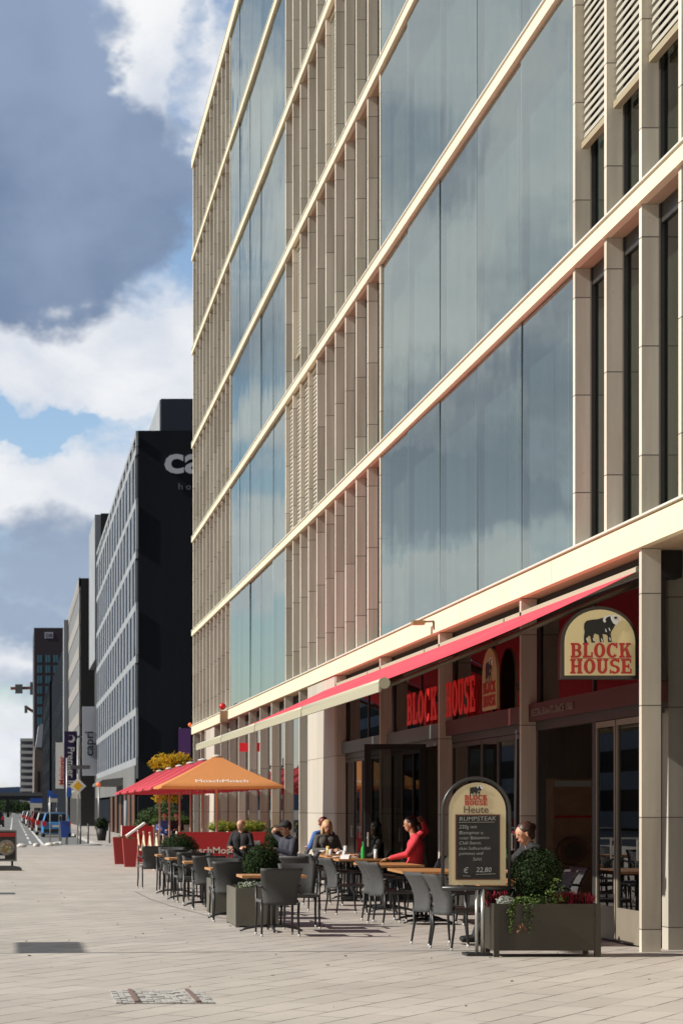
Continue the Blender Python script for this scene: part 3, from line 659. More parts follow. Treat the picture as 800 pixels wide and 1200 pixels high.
# notice on a pillar
nt_ = MB(); nt_.box(6.93, 37.0, 1.0, 6.95, 37.01, 1.01)
nt_.bm.free()
b = MB(); b.box(7.01, 38.93, 1.62, 7.2, 38.945, 2.02)
tag(b.build('paper_notice', mat('paper', (.38, .30, .30), .7)), 'small pale notice sheet fixed on the dark stone pillar beside the open glass door', 'notice')
b = MB(); b.box(6.93, 62.6, 3.36, 7.20, 62.62, 3.63)
tag(b.build('wall_sign', mat('red_sign', (.6, .02, .03), .5, emit=(1, .03, .04), estr=.25)), 'small glowing red sign on the stone pillars behind the umbrellas', 'sign')
b = MB(); b.bar((6.95, 60.0, 4.45), (6.6, 60.0, 4.5), .04); b.bar((6.95, 60, 4.35), (6.95, 60, 4.75), .05)
t = thing('alarm_lamp', 'small red warning lamp bracketed to the lowest floor band far down the facade', 'lamp', (6.8, 66.2, 4.6))
b = MB(); b.box(6.7, 66.1, 4.42, 6.95, 66.3, 4.78); b.build('bracket', M['sill'], t)
b = MB(); b.ball((6.78, 66.2, 4.93), .11); b.build('lamp', mat('red_lens', (.5, .01, .01), .3), t)
t = thing('floodlight', 'small brass lamp on a short arm under the long cream floor band', 'lamp', (6.95, 34.4, 4.72))
b = MB(); b.bar((6.95, 33.7, 4.56), (6.93, 33.7, 4.70), .03); b.bar((6.93, 33.7, 4.70), (6.80, 33.9, 4.71), .03); b.build('arm', M['arm'], t)
b = MB(); b.box(6.62, 33.82, 4.66, 6.82, 34.0, 4.73); b.build('lamp_head', mat('brass', (.35, .24, .12), .4, metal=.5), t)

# ------------------------------------------------------------------ awnings
bar_y = [22.94, 29.15, 34.8, 40.4, 46.0]
AX, AZ, WX, WZ = 4.17, 3.02, 7.02, 4.30
aw_lab = ['nearest red awning section above the restaurant door', 'second red awning section from the camera, over the red lit letters', 'third red awning section from the camera', 'farthest red awning section, ending in front of the umbrellas']
for i in range(4):
    y0, y1 = bar_y[i] + .03, bar_y[i + 1] - .03
    t = thing('awning', aw_lab[i], 'awning', (WX, (y0 + y1) / 2, WZ), group='folding awnings along the restaurant')
    b = MB(); nseg = 10; pts = []
    for k in range(nseg + 1):
        f = k / nseg; x = WX + (AX - WX) * f; z = WZ - .02 + (AZ + .05 - WZ) * f - .05 * math.sin(PI * f)
        pts.append((b.bm.verts.new((x, y0 + .02, z)), b.bm.verts.new((x, y1 - .02, z))))
    for (a, c_), (d, e) in zip(pts, pts[1:]): f = b.bm.faces.new((a, c_, e, d)); f.smooth = True
    b.build('fabric', M['awn'], t)
    b = MB(); b.prism([(WX - .02, WZ - .03), (WX + .15, WZ - .03), (WX + .15, WZ + .03), (WX - .0, WZ + .035), (WX - .02, WZ + .02)], y0, y1); b.build('cassette', M['barc'], t)
    b = MB(); b.tube([(AX, y0, AZ), (AX, y1, AZ)], .062, 14); b.box(AX - .06, y0 + .01, AZ - .10, AX - .035, y1 - .01, AZ + .02); b.build('front_bar', M['barc'], t)
    b = MB(); b.tube([(AX, y0 - .015, AZ), (AX, y0 + .006, AZ)], .066, 14); b.tube([(AX, y1 - .006, AZ), (AX, y1 + .015, AZ)], .066, 14); b.build('end_cap', M['barc'], t)
    for sgn, ya in ((1, y0 + .12), (-1, y1 - .12)):
        b = MB(); e = (5.5, ya + sgn * .12, 3.50)
        b.tube([(WX, ya, WZ - .16), e], [.036, .03], 8); b.tube([e, (AX + .04, ya, AZ - .03)], [.03, .025], 8); b.build('folding_arm', M['arm'], t)

# ------------------------------------------------------------------ open door leaf
t = thing('open_door', 'tall black framed glass door standing open at a right angle to the restaurant front', 'door', (7.2, 35.2, 0))
b = MB(); Y0, Y1 = 35.18, 35.24
b.box(6.05, Y0, .03, 6.16, Y1, 2.72); b.box(7.0, Y0, .03, 7.11, Y1, 2.72); b.box(6.16, Y0, 2.63, 7.0, Y1, 2.72); b.box(6.16, Y0, .03, 7.0, Y1, .35); b.build('door_frame', M['black'], t)
b = MB(); b.box(6.16, Y0 + .025, .35, 7.0, Y0 + .032, 2.63); b.build('pane', M['shop'], t)
b = MB(); b.bar((6.1, Y0 - .05, .95), (6.1, Y0 - .05, 1.2), .02); b.bar((6.1, Y0 - .05, 1.1), (6.1, Y0, 1.1), .02); b.build('handle', M['alu'], t)

# ------------------------------------------------------------------ chairs and tables
def rattan():
    m = bpy.data.materials.new('black_rattan'); m.use_nodes = True; nt = m.node_tree; b = nt.nodes['Principled BSDF']; L = nt.links.new; N = nt.nodes.new
    tc = N('ShaderNodeTexCoord')
    w1 = N('ShaderNodeTexWave'); w1.bands_direction = 'Z'; w1.inputs['Scale'].default_value = 60; w1.inputs['Distortion'].default_value = .6; L(tc.outputs['Object'], w1.inputs[0])
    w2 = N('ShaderNodeTexWave'); w2.bands_direction = 'X'; w2.inputs['Scale'].default_value = 45; w2.inputs['Distortion'].default_value = .4; L(tc.outputs['Object'], w2.inputs[0])
    mu = N('ShaderNodeMath'); mu.operation = 'MULTIPLY'; L(w1.outputs[1], mu.inputs[0]); L(w2.outputs[1], mu.inputs[1])
    mx = N('ShaderNodeMix'); mx.data_type = 'RGBA'; L(mu.outputs[0], mx.inputs[0]); mx.inputs[6].default_value = (.012, .012, .012, 1); mx.inputs[7].default_value = (.24, .238, .233, 1)
    L(mx.outputs[2], b.inputs['Base Color']); b.inputs['Roughness'].default_value = .42; b.inputs['Specular IOR Level'].default_value = .25
    bp = N('ShaderNodeBump'); bp.inputs['Strength'].default_value = .5; bp.inputs['Distance'].default_value = .004; L(mu.outputs[0], bp.inputs['Height']); L(bp.outputs[0], b.inputs['Normal'])
    return m
M['rattan'] = rattan()
M['leg'] = mat('dark_metal', (.022, .023, .024), .4, metal=.1)
M['tip'] = mat('foot_cap', (.55, .55, .54), .4)
def wood_mat(name, c0, c1):
    m = bpy.data.materials.new(name); m.use_nodes = True; nt = m.node_tree; b = nt.nodes['Principled BSDF']; L = nt.links.new; N = nt.nodes.new
    tc = N('ShaderNodeTexCoord'); mp = N('ShaderNodeMapping'); mp.inputs['Scale'].default_value = (1, 9, 1); L(tc.outputs['Object'], mp.inputs[0])
    n = N('ShaderNodeTexNoise'); n.inputs['Scale'].default_value = 3; n.inputs['Detail'].default_value = 6; n.inputs['Distortion'].default_value = .4; L(mp.outputs[0], n.inputs[0])
    mx = N('ShaderNodeMix'); mx.data_type = 'RGBA'; L(n.outputs['Fac'], mx.inputs[0]); mx.inputs[6].default_value = (*c0, 1); mx.inputs[7].default_value = (*c1, 1)
    L(mx.outputs[2], b.inputs['Base Color']); b.inputs['Roughness'].default_value = .4; return m
M['wood'] = wood_mat('table_wood', (.34, .15, .05), (.58, .30, .12))

def make_chair():
    t = thing('terrace_chair', 'x', 'chair', (0, 0, 0))
    b = MB()      # seat
    b.box(-.235, -.21, .425, .235, .235, .462); b.bevel(.012, 2); b.build('seat', M['rattan'], t)
    b = MB(); n, m_ = 8, 10; g = []
    for j in range(m_ + 1):
        f = j / m_; z = .395 + .465 * f; yb = -.215 + .035 * math.sin(f * 3) - .125 * f ** 1.8; hw = .212 + .055 * f ** 1.5
        row = []
        for i in range(n + 1):
            u = i / n * 2 - 1; y = yb - .045 * (1 - u * u)
            row.append((b.bm.verts.new((u * hw, y, z)), b.bm.verts.new((u * hw, y - .028, z))))
        g.append(row)
    for j in range(m_):
        for i in range(n):
            for s in (0, 1):
                q = (g[j][i][s], g[j][i+1][s], g[j+1][i+1][s], g[j+1][i][s]); f = b.bm.faces.new(q); f.smooth = True
    for j in range(m_):
        for i in (0, n): b.bm.faces.new((g[j][i][0], g[j][i][1], g[j+1][i][1], g[j+1][i][0]))
    for i in range(n):
        for j in (0, m_): b.bm.faces.new((g[j][i][0], g[j][i+1][0], g[j][i+1][1], g[j][i][1]))
    b.build('backrest', M['rattan'], t)
    for sx in (-1, 1):
        for ly, top, tp in ((-.22, .43, -.23), (.215, .63, .20)):
            b = MB(); b.tube([(sx * .235, ly + (-.035 if ly < 0 else .02), .03), (sx * .228, ly, .25), (sx * .235, tp, top)], [.013, .016, .016], 8)
            l = b.build('leg', M['leg'], t)
            b = MB(); b.tube([(sx * .235, ly + (-.035 if ly < 0 else .02), 0), (sx * .235, ly + (-.035 if ly < 0 else .02), .031)], .015, 8); b.build('foot_cap', M['tip'], l)
        b = MB(); b.tube([(sx * .235, .20, .62), (sx * .247, .16, .648), (sx * .25, 0, .652), (sx * .245, -.20, .64), (sx * .235, -.25, .62)], [.014, .018, .019, .017, .013], 8); b.build('armrest', M['leg'], t)
    return t
chair0 = make_chair(); chst = {'used': False}
def chair(x, y, ang, label, group=None):     # ang: degrees, 0 = sitter looks away from camera (+Y), -90 = looks to +X
    return place(chair0, chst, (x, y, 0), R(ang), label, group)
chair(3.33, 25.78, 2, 'black rattan chair seen from behind, in front of the grey planter with the ball bush')
chair(3.84, 27.35, 178, 'black rattan chair facing the nearest chair across the small wooden table end')
chair(3.08, 29.05, -4, 'black rattan chair with its back to the camera just left of the clipped ball bush')
chair(3.20, 30.55 + .02, 181, 'black rattan chair behind the narrow table left of the clipped ball bush')
chair(3.10, 32.55, -3, 'black rattan chair with lit armrest, second from the ball bush in the left-hand row')
chair(3.10, 34.35, 176, 'black rattan chair third from the ball bush in the left-hand row, facing the camera')
chair(3.02, 35.05, 4, 'black rattan chair in the middle of the left-hand row with its back to the camera')
chair(3.05, 36.85, 183, 'black rattan chair facing the camera in the far half of the left-hand row')
chair(3.0, 37.6, -6, 'black rattan chair before the last table of the left-hand row')
chair(3.02, 39.3, 170, 'black rattan chair with a curved arm near the far end of the left-hand row')
chair(2.78, 41.1, 8, 'farthest dark chair at the end of the left-hand row, beside the low wide bush')
chair(5.10, 23.28, -72, 'grey lit rattan chair right in front of the chalkboard sign, nearer of a side-by-side pair')
chair(5.02, 24.02, -76, 'grey lit rattan chair left of the chalkboard sign, farther of a side-by-side pair')
chair(5.26, 28.35, -74, 'grey lit rattan chair at the near corner of the long bare wooden table')
chair(5.30, 29.15, -80, 'grey lit rattan chair half hidden behind the one at the bare table corner')
chair(5.06, 31.0, -78, 'grey lit rattan chair standing alone in the middle of the terrace below the green bottle')
chair(5.14, 33.85, -74, 'grey lit rattan chair whose curved back edge stands right of the man in the cap')
chair(4.92, 38.6, -70, 'grey lit rattan chair left behind the man in the black cap')
chair(4.55, 32.35, -30, 'dark rattan chair with a lit top edge behind the nearest small table')
chair(4.95, 35.5, 88, 'black rattan chair carrying the man in the black cap')
chair(6.48, 32.45, 84, 'pale lit rattan chair carrying the man in the red jacket')
chair(6.50, 35.45, 86, 'dark rattan chair in the shade carrying the woman with the white collar')
chair(6.70, 38.1, 80, 'small pale chair back between the blonde woman and the green bottle')
chair(6.62, 40.3, 80, 'small pale chair back just right of the blonde woman')
chair(6.08, 39.45, 178, 'dark chair carrying the blonde woman')
chair(6.42, 24.7, 92, 'black rattan chair behind the big planter carrying the woman in the navy jacket')
chair(6.86, 25.9, 100, 'dark chair with a bright white lit edge beside the open restaurant doorway')
chair(4.85, 43.2, 150, 'dark chair carrying the bald man by the red banner')
chair(5.9, 42.9, 88, 'dark chair at the small table behind the man in the cap')
chair(6.35, 30.9, 86, 'black rattan chair on the wall side of the long bare wooden table')
chair(6.4, 28.2, 90, 'black rattan chair hidden behind the chalkboard sign at the bare table')

def make_table(w, d, name='terrace_table'):
    t = thing(name, 'x', 'table')
    b = MB(); n = 7
    for k in range(n):
        x0 = -w/2 + w * k / n; b.box(x0 + .003, -d/2, .708, x0 + w/n - .003, d/2, .742)
    b.build('tabletop', M['wood'], t)
    b = MB(); b.box(-w/2 + .06, -d/2 + .06, .685, w/2 - .06, d/2 - .06, .707); b.build('subframe', M['leg'], t)
    for yo in ((0,) if d < 1 else (-d/4, d/4)):
        b = MB(); b.tube([(-.03, yo, .05), (-.03, yo, .69)], .022, 10); b.tube([(.03, yo, .05), (.03, yo, .69)], .022, 10); b.build('column', M['leg'], t)
        for a in (0, 90, 180, 270):
            b = MB(); c_, s_ = math.cos(R(a)), math.sin(R(a))
            b.tube([(c_ * .03, yo + s_ * .03, .075), (c_ * .16, yo + s_ * .16, .07), (c_ * .27, yo + s_ * .27, .045), (c_ * .34, yo + s_ * .34, .012)], [.02, .019, .017, .012], 8); b.build('foot', M['leg'], t)
    return t
sm0 = make_table(.70, .68); sst = {'used': False}
for (x, y, a, w_, lab) in ((3.36, 26.62, 0, 1.2, 'narrow wooden table between the two nearest chairs, in front of the clipped ball bush'),
                   (3.18, 29.82, 2, 1, 'small wooden table left of the clipped ball bush'),
                   (3.13, 33.45, -2, 1, 'small wooden table in the middle of the left-hand row of chairs'),
                   (3.05, 35.95, 2, 1, 'small wooden table just right of the low wide bush in the left-hand row'),
                   (3.03, 38.45, 0, 1, 'last small wooden table at the far end of the left-hand row'),
                   (5.45, 43.4, 0, 1, 'small orange lit table between the bald man and the man in the cap')):
    o = place(sm0, sst, (x, y, 0), R(a), lab); o.scale = (w_, 1, 1)
lg0 = make_table(.82, 1.62); lst = {'used': False}
for (x, y, a, lab) in ((5.80, 24.45, 0, 'wooden table mostly hidden behind the chalkboard sign'),
                   (5.78, 28.75, -3, 'long bare wooden table left of the chalkboard sign, nearest of the three long tables'),
                   (5.86, 31.95, 0, 'long wooden table where the man in red rests his arm'),
                   (5.95, 35.6, 0, 'long laid table with the green bottle and glasses on it'),
                   (6.12, 38.0, 0, 'long laid table with white napkins in front of the blonde woman')):
    place(lg0, lst, (x, y, 0), R(a), lab)

# table things
M['glassy'] = mat('drinking_glass', (.55, .58, .58), .08, spec=.8)
M['porc'] = mat('porcelain', (.75, .74, .72), .25)
def bottle(x, y, lab):
    b = MB(); b.lathe([(.032, 0), (.035, .02), (.035, .15), (.028, .19), (.013, .22), (.012, .27), (.015, .275), (.015, .29)], (x, y, .743), 14)
    tag(b.build('bottle', mat('green_glass', (.03, .42, .08), .12, spec=.9)), lab, 'bottle')
bottle(6.01, 35.1, 'green bottle standing upright among the glasses on the laid table')
def tumbler(x, y, lab, h=.13, r=.033, m=None, cat='glass'):
    b = MB(); b.lathe([(r*.8, 0), (r, h*.2), (r, h), (r*.88, h), (r*.85, h*.1)], (x, y, .743), 14); return tag(b.build('drinking_glass', m or M['glassy']), lab, cat, 'glasses on the laid tables')
tumbler(5.72, 35.3, 'drinking glass left of the green bottle on the laid table')
tumbler(6.2, 34.95, 'tall clear glass right of the green bottle', .17)
tumbler(6.26, 35.9, 'clear glass in front of the woman with the white collar', .15)
tumbler(5.9, 38.3, 'pale yellow drink in front of the blonde woman', .16, .035, mat('amber_drink', (.62, .42, .16), .15))
tumbler(6.1, 37.5, 'stemmed glass at the middle of the napkin-laid table', .18, .038)
tumbler(5.84, 37.6, 'low drinking glass at the left end of the napkin-laid table', .11)
def plate(x, y, lab, r=.13):
    b = MB(); b.lathe([(r*.55, 0), (r, .018), (r, .022), (r*.6, .008)], (x, y, .743), 20); tag(b.build('plate', M['porc']), lab, 'plate', 'plates on the laid tables')
plate(5.75, 36.0, 'white plate at the far left of the table with the green bottle'); plate(6.0, 34.95 + .65, 'white plate behind the green bottle')
plate(5.9, 37.9, 'white plate in front of the blonde woman'); plate(6.3, 37.6, 'white plate at the right of the napkin-laid table')
def napkin(x, y, rz, lab):
    b = MB(); b.prism([(-.11, 0), (.11, 0), (.07, .05), (.0, .075), (-.08, .045)], -.07, .08, 'Y'); o = b.build('napkin', M['porc'], None); o.location = (x, y, .744); o.rotation_euler = (0, 0, rz); tag(o, lab, 'napkin')
napkin(5.84, 38.5, .4, 'crumpled white napkin at the edge of the laid table left of the pale drink'); napkin(5.7, 35.0, 1.2, 'crumpled white napkin beside the glass on the table with the green bottle'); napkin(6.2, 38.5, .1, 'crumpled white napkin near the blonde woman on the right')
b = MB(); b.lathe([(.03, 0), (.04, .05), (.045, .16), (.04, .17)], (5.98, 24.2, .743), 14); tag(b.build('drinking_glass', mat('orange_drink', (.85, .40, .03), .2)), 'glass of orange juice glimpsed right of the chalkboard sign', 'glass')
b = MB(); b.box(5.05, 43.1, .743, 5.2, 43.2, .93); tag(b.build('menu_holder', M['porc']), 'white menu holder on the small lit table by the man in the cap', 'menu')

# ------------------------------------------------------------------ chalkboard sign
cY = 22.2; pc = FPX / cY
cx0, cx1 = (518.5 - VX) / pc, (596.5 - VX) / pc; cz0, cz1 = EYE + (VY - 1041) / pc, EYE + (VY - 912) / pc
t = thing('menu_board', 'arched cream menu board with a handwritten chalkboard standing beside the big planter', 'sign', ((cx0 + cx1) / 2, cY, 0))
r_ = (cx1 - cx0) / 2; cxm = (cx0 + cx1) / 2
arcp = [(cx0, cY, cz0)] + [(cxm - r_ * math.cos(PI * k / 20), cY, cz1 - r_ + r_ * math.sin(PI * k / 20)) for k in range(21)] + [(cx1, cY, cz0)]
b = MB(); b.tube(arcp, .020, 10); b.tube([(cx0 - .01, cY, cz0), (cx1 + .01, cY, cz0)], .026, 10); b.build('tube_frame', mat('grey_tube', (.05, .05, .05), .35, metal=.5), t)
bx0, bx1, bz0, bz1 = (525.5 - VX) / pc, (592 - VX) / pc, EYE + (VY - 1037) / pc, EYE + (VY - 917) / pc
b = MB(); b.prism(archpoly(bx0, bx1, bz0, bz1, (bx1 - bx0) / 2), cY - .012, cY + .012); b.build('board', mat('board_cream', (.62, .52, .32), .5), t)
b = MB(); kx0, kx1, kz0, kz1 = (533 - VX) / pc, (585 - VX) / pc, EYE + (VY - 1031) / pc, EYE + (VY - 954.5) / pc
b.box(kx0, cY - .024, kz0, kx1, cY - .0125, kz1); fr_ = b.build('chalkboard_frame', mat('brown_frame', (.10, .03, .02), .5), t)
b = MB(); b.box(kx0 + .013, cY - .0265, kz0 + .013, kx1 - .013, cY - .0243, kz1 - .013); b.build('chalkboard', mat('slate', (.012, .012, .012), .7, var=.3, vscale=8), fr_)
pl = lambda p, d: (p[0], cY - .0125 - d, p[1])
b = MB(); lw = .245; lx = cxm - .005 - lw / 2; slab_word(b, 'BLOCK', lw, .052, lx, kz1 + .158, pl, .004); slab_word(b, 'HOUSE', lw, .052, lx, kz1 + .100, pl, .004); b.build('lettering', M['sred'], t)
b = MB(); bull(b, cxm - .075, kz1 + .305, .155, pl); b.build('bull_emblem', [M['black'], M['wht']], t)
text_obj('Heute', .105, mat('brown_letters', (.13, .09, .06), .5), t, (cxm - .005, cY - .0145, kz1 + .018), '-Y', .004, .001, name='lettering', sx=1.05)
chalk = mat('chalk', (.36, .36, .35), .9)
rows = [('RUMPSTEAK', .064, .060, 0), ('220g mit', .055, .142, 1), ('Blattspinat u.', .052, .205, 1), ('roter Balsamico-', .050, .262, 1), ('Chili-Sauce,', .052, .318, 1), ('dazu Süßkartoffel-', .048, .374, 1), ('pommes und', .050, .430, 1), ('Salat', .052, .490, 2)]
kw = kx1 - kx0 - .06
for i, (s, sz, dz, al) in enumerate(rows):
    o = text_obj(s, sz, chalk, t, (kx0 + .035 + (.15 if al == 2 else 0), cY - .0275, kz1 - .01 - dz), '-Y', .0015, -.0006, 'LEFT', name='chalk_writing', sx=1.0 if i else 1.15, shear=.12, roll=R(random.uniform(-1, 1.5)))
    wd = max(v.co.x for v in o.data.vertices) - min(v.co.x for v in o.data.vertices)
    if wd > kw:
        x_ = min(v.co.x for v in o.data.vertices)
        for v in o.data.vertices: v.co.x = x_ + (v.co.x - x_) * kw / wd
text_obj('\u20ac', .085, chalk, t, (kx0 + .08, cY - .0275, kz0 + .075), '-Y', .0015, .0, 'LEFT', name='chalk_writing', shear=.15)
text_obj('22,80', .075, chalk, t, (kx0 + .22, cY - .0275, kz0 + .085), '-Y', .0015, .0, 'LEFT', name='chalk_writing', shear=.15)
b = MB(); b.bar((kx0 + .035, cY - .027, kz1 - .085), (kx1 - .06, cY - .027, kz1 - .082), .004); b.bar((kx0 + .08, cY - .027, kz0 + .045), (kx0 + .16, cY - .027, kz0 + .04), .004); b.bar((kx0 + .22, cY - .027, kz0 + .06), (kx1 - .05, cY - .027, kz0 + .066), .004); b.build('chalk_line', chalk, t)
b = MB(); px_ = (563 - VX) / pc; b.tube([(px_ - .045, cY, .03), (px_ - .045, cY, cz0)], .018, 10); b.tube([(px_ + .02, cY, .03), (px_ + .02, cY, cz0)], .024, 10); b.build('post', mat('galvanised', (.42, .41, .38), .35, metal=.6), t)
b = MB(); b.box(px_ - .16, cY - .05, .002, px_ + .12, cY + .22, .03); b.build('base_plate', M['leg'], t)

# ------------------------------------------------------------------ planters and bushes
M['planter'] = mat('planter_olive', (.032, .027, .018), .45, var=.12, vscale=1.5)
M['planter2'] = mat('planter_grey', (.13, .12, .095), .5, var=.15, vscale=2)
M['soil'] = mat('soil', (.05, .035, .025), .95, var=.3, vscale=20)
def leafm(name, c, tr=.25):
    m = bpy.data.materials.new(name); m.use_nodes = True; nt = m.node_tree; nt.nodes.clear(); L = nt.links.new; N = nt.nodes.new
    out = N('ShaderNodeOutputMaterial'); d = N('ShaderNodeBsdfPrincipled'); t = N('ShaderNodeBsdfTranslucent'); mx = N('ShaderNodeMixShader'); mx.inputs[0].default_value = tr
    geo = N('ShaderNodeNewGeometry'); n = N('ShaderNodeTexNoise'); n.inputs['Scale'].default_value = 9; n.inputs['Detail'].default_value = 3; L(geo.outputs['Position'], n.inputs['Vector'])
    c_ = N('ShaderNodeMix'); c_.data_type = 'RGBA'; L(n.outputs['Fac'], c_.inputs[0]); c_.inputs[6].default_value = (*[x * .6 for x in c], 1); c_.inputs[7].default_value = (*[min(1, x * 1.45) for x in c], 1)
    L(c_.outputs[2], d.inputs['Base Color']); d.inputs['Roughness'].default_value = .6; d.inputs['Specular IOR Level'].default_value = .12; L(c_.outputs[2], t.inputs[0])
    L(d.outputs[0], mx.inputs[1]); L(t.outputs[0], mx.inputs[2]); L(mx.outputs[0], out.inputs[0]); return m
M['box'] = leafm('boxwood', (.024, .045, .012), .12); M['box2'] = leafm('boxwood_dark', (.014, .026, .008), .1); M['ivy'] = leafm('ivy', (.14, .20, .06)); M['heath'] = leafm('heather', (.34, .03, .06))
M['silver'] = leafm('silver_leaf', (.42, .44, .40)); M['yell'] = leafm('yellow_leaf', (.62, .34, .02), .4); M['hedge'] = leafm('hedge', (.11, .17, .03)); M['hedgey'] = leafm('hedge_yellow', (.34, .33, .05)); M['bush'] = leafm('grey_green', (.10, .15, .06))
M['bark'] = mat('bark', (.09, .06, .04), .9, var=.3, vscale=10)

def planter_box(x0, y0, x1, y1, h, lab, m, legs=True, group=None):
    t = thing('planter_box', lab, 'planter', ((x0 + x1) / 2, (y0 + y1) / 2, 0), group=group)
    b = MB(); z0 = .07 if legs else .02; w = .03
    b.box(x0, y0, z0, x1, y0 + w, h); b.box(x0, y1 - w, z0, x1, y1, h); b.box(x0, y0 + w, z0, x0 + w, y1 - w, h); b.box(x1 - w, y0 + w, z0, x1, y1 - w, h); b.box(x0 + w, y0 + w, z0, x1 - w, y1 - w, z0 + .03)
    b.build('trough', m, t)
    b = MB(); b.box(x0 + w, y0 + w, h - .1, x1 - w, y1 - w, h - .05); b.build('soil', M['soil'], t)
    for xx in (x0, x1 - .05):
        for yy_ in (y0, y1 - .05):
            b = MB(); b.box(xx, yy_, 0, xx + .05, yy_ + .05, z0 - .001 if not legs else z0 - .001); b.build('leg', m, t)
    if legs:
        for q in ((x0 - .012, x0 + .045), (x1 - .045, x1 + .012)):
            b = MB(); b.box(q[0], y0 - .014, .0, q[1], y0 - .001, h + .004); b.build('corner_post', m, t)
    return t
px0, px1 = 5.19, 6.32
planter_box(px0, 22.02, px1, 22.5, .575, 'long olive metal planter trough on legs in front of the restaurant door', M['planter'])
planter_box(3.0, 27.55, 3.58, 28.72, .53, 'grey box planter with a lit left side under the clipped ball bush', M['planter2'], False)
planter_box(3.02, 30.75, 3.55, 31.9, .53, 'grey box planter half hidden behind chairs, left of the ball bush planter', M['planter2'], False)
planter_box(3.35, 44.6, 3.95, 45.6, .5, 'dark planter hidden behind the left-hand chairs under the low wide bush', M['planter2'], False)
def shrub(name, lab, cat, c, r, n, size, mis, ms, core=.72, stem=True, z0=None):
    t = thing(name, lab, cat, (c[0], c[1], z0 if z0 is not None else c[2] - r[2]))
    b = MB(); b.leaves(c, r, n, size, mis=mis, shell=.72); b.ball(c, tuple(x * core for x in r), 18, mis[-1], .1); b.build('foliage', ms, t, rec=False)
    if stem:
        b = MB(); b.tube([(c[0], c[1], z0 if z0 is not None else c[2] - r[2]), (c[0] + .01, c[1], c[2])], [.03, .02], 8); b.build('stem', M['bark'], t)
    return t
shrub('ball_bush', 'dark clipped ball bush growing in the big trough in front of the door', 'bush', (5.70, 22.26, .89), (.265, .25, .28), 6500, .030, [0, 1, 1, 1], [M['box'], M['box2']], z0=.48)
shrub('ball_bush', 'green clipped ball bush behind the nearest chair', 'bush', (3.41, 28.05, .83), (.255, .26, .285), 6500, .030, [0, 0, 1], [M['box'], M['box2']], z0=.45)
shrub('ball_bush', 'low wide clipped bush at the far end of the left-hand row of chairs', 'bush', (3.66, 45.1, .74), (.41, .35, .30), 6000, .036, [0, 0, 1], [M['box'], M['box2']], z0=.42)
shrub('ball_bush', 'small dark clipped bush between the man in the cap and the pale wall panel', 'bush', (5.95, 46.0, .92), (.30, .26, .30), 3500, .034, [0, 0, 1], [M['box'], M['box2']], z0=.5)
planter_box(5.65, 45.6, 6.3, 46.4, .6, 'dark planter behind the laid tables by the pale wall panel', M['planter2'], False)
shrub('ball_bush', 'small bush in the half-hidden grey planter of the left-hand row', 'bush', (3.30, 31.4, .66), (.17, .2, .17), 1500, .03, [0, 1], [M['box'], M['box2']], z0=.45)
def tufts(name, lab, cat, spots, n, size, ms, up=True, h=.1):
    t = MB()
    for (x, y, z, r) in spots:
        for _ in range(n):
            a = random.random() * 6.28; q = r * random.random() ** .5; p = Vector((x + q * math.cos(a), y + q * math.sin(a) * .8, z))
            if up:
                d = Vector((random.gauss(0, .35), random.gauss(0, .35), 1)).normalized() * h * random.uniform(.6, 1.3)
                s = d.orthogonal().normalized() * size * .5
                s.rotate(Matrix.Rotation(random.random() * 6.28, 3, d.normalized()))
                f = t.bm.faces.new([t.bm.verts.new(v) for v in (p - s * .4, p + s * .4, p + d * .7 + s, p + d, p + d * .7 - s)])
            f.material_index = random.randrange(len(ms))
    return tag(t.build(name, ms, None, rec=False), lab, cat)
tufts('heather', 'pink red heather at the right end of the big trough', 'flowers', [(6.0, 22.22, .53, .10), (6.12, 22.25, .53, .10), (6.22, 22.25, .53, .07), (6.05, 22.3, .53, .1)], 130, .018, [M['heath'], M['heath'], M['box']], h=.15)
tufts('heather', 'dark red heather at the left end of the big trough', 'flowers', [(5.24, 22.3, .53, .08), (5.34, 22.36, .53, .09)], 130, .018, [M['heath'], M['box2']], h=.16)
b = MB(); b.leaves((5.33, 22.13, .585), (.095, .08, .07), 500, .035, mis=[0]); tag(b.build('silver_plant', [M['silver']], rec=False), 'silvery white plant at the left end of the big trough', 'plant')
b = MB()
for k in range(26):
    x = random.uniform(5.40, 5.88); b.leaves((x, 22.10 + random.uniform(-.05, .05), .59 + random.uniform(-.03, .05)), (.06, .05, .05), 26, .036, mis=[0, 0, 1])
for k in range(9):
    x = random.uniform(5.30, 5.60); p = Vector((x, 22.0, .58)); L_ = random.uniform(.06, .34)
    for q in range(int(L_ * 60)):
        b.leaves((x + random.uniform(-.015, .015) - .05 * q / 20, 21.985, .57 - q / 60), (.02, .012, .02), 3, .028, mis=[0, 1])
for (dx, dz) in ((.0, .0), (-.02, .03), (.03, .02), (.05, -.01), (-.03, -.04)): b.leaves((5.46 + dx, 21.975, .32 + dz), (.02, .01, .02), 5, .03, mis=[2])
for k in range(14): b.leaves((5.82 + random.uniform(-.07, .1), 22.0 + random.uniform(0, .03), .62 + random.random() * .22), (.03, .02, .03), 7, .03, mis=[0])
tag(b.build('ivy', [M['ivy'], M['box'], leafm('red_ivy', (.30, .14, .09))], rec=False), 'light green ivy trailing over the front of the big trough', 'plant')
b = MB(); 
b.leaves((3.24, 27.68, .56), (.24, .10, .06), 420, .03, mis=[0, 1], shell=.1)
tag(b.build('silver_plant', [M['silver'], M['ivy']], rec=False), 'pale silvery plants at the foot of the clipped ball bush', 'plant')
b = MB()
b.leaves((3.22, 30.92, .57), (.2, .10, .07), 300, .035, mis=[0, 1], shell=.1)
tag(b.build('silver_plant', [M['silver'], M['ivy']], rec=False), 'pale silvery plants in the half-hidden grey planter', 'plant')

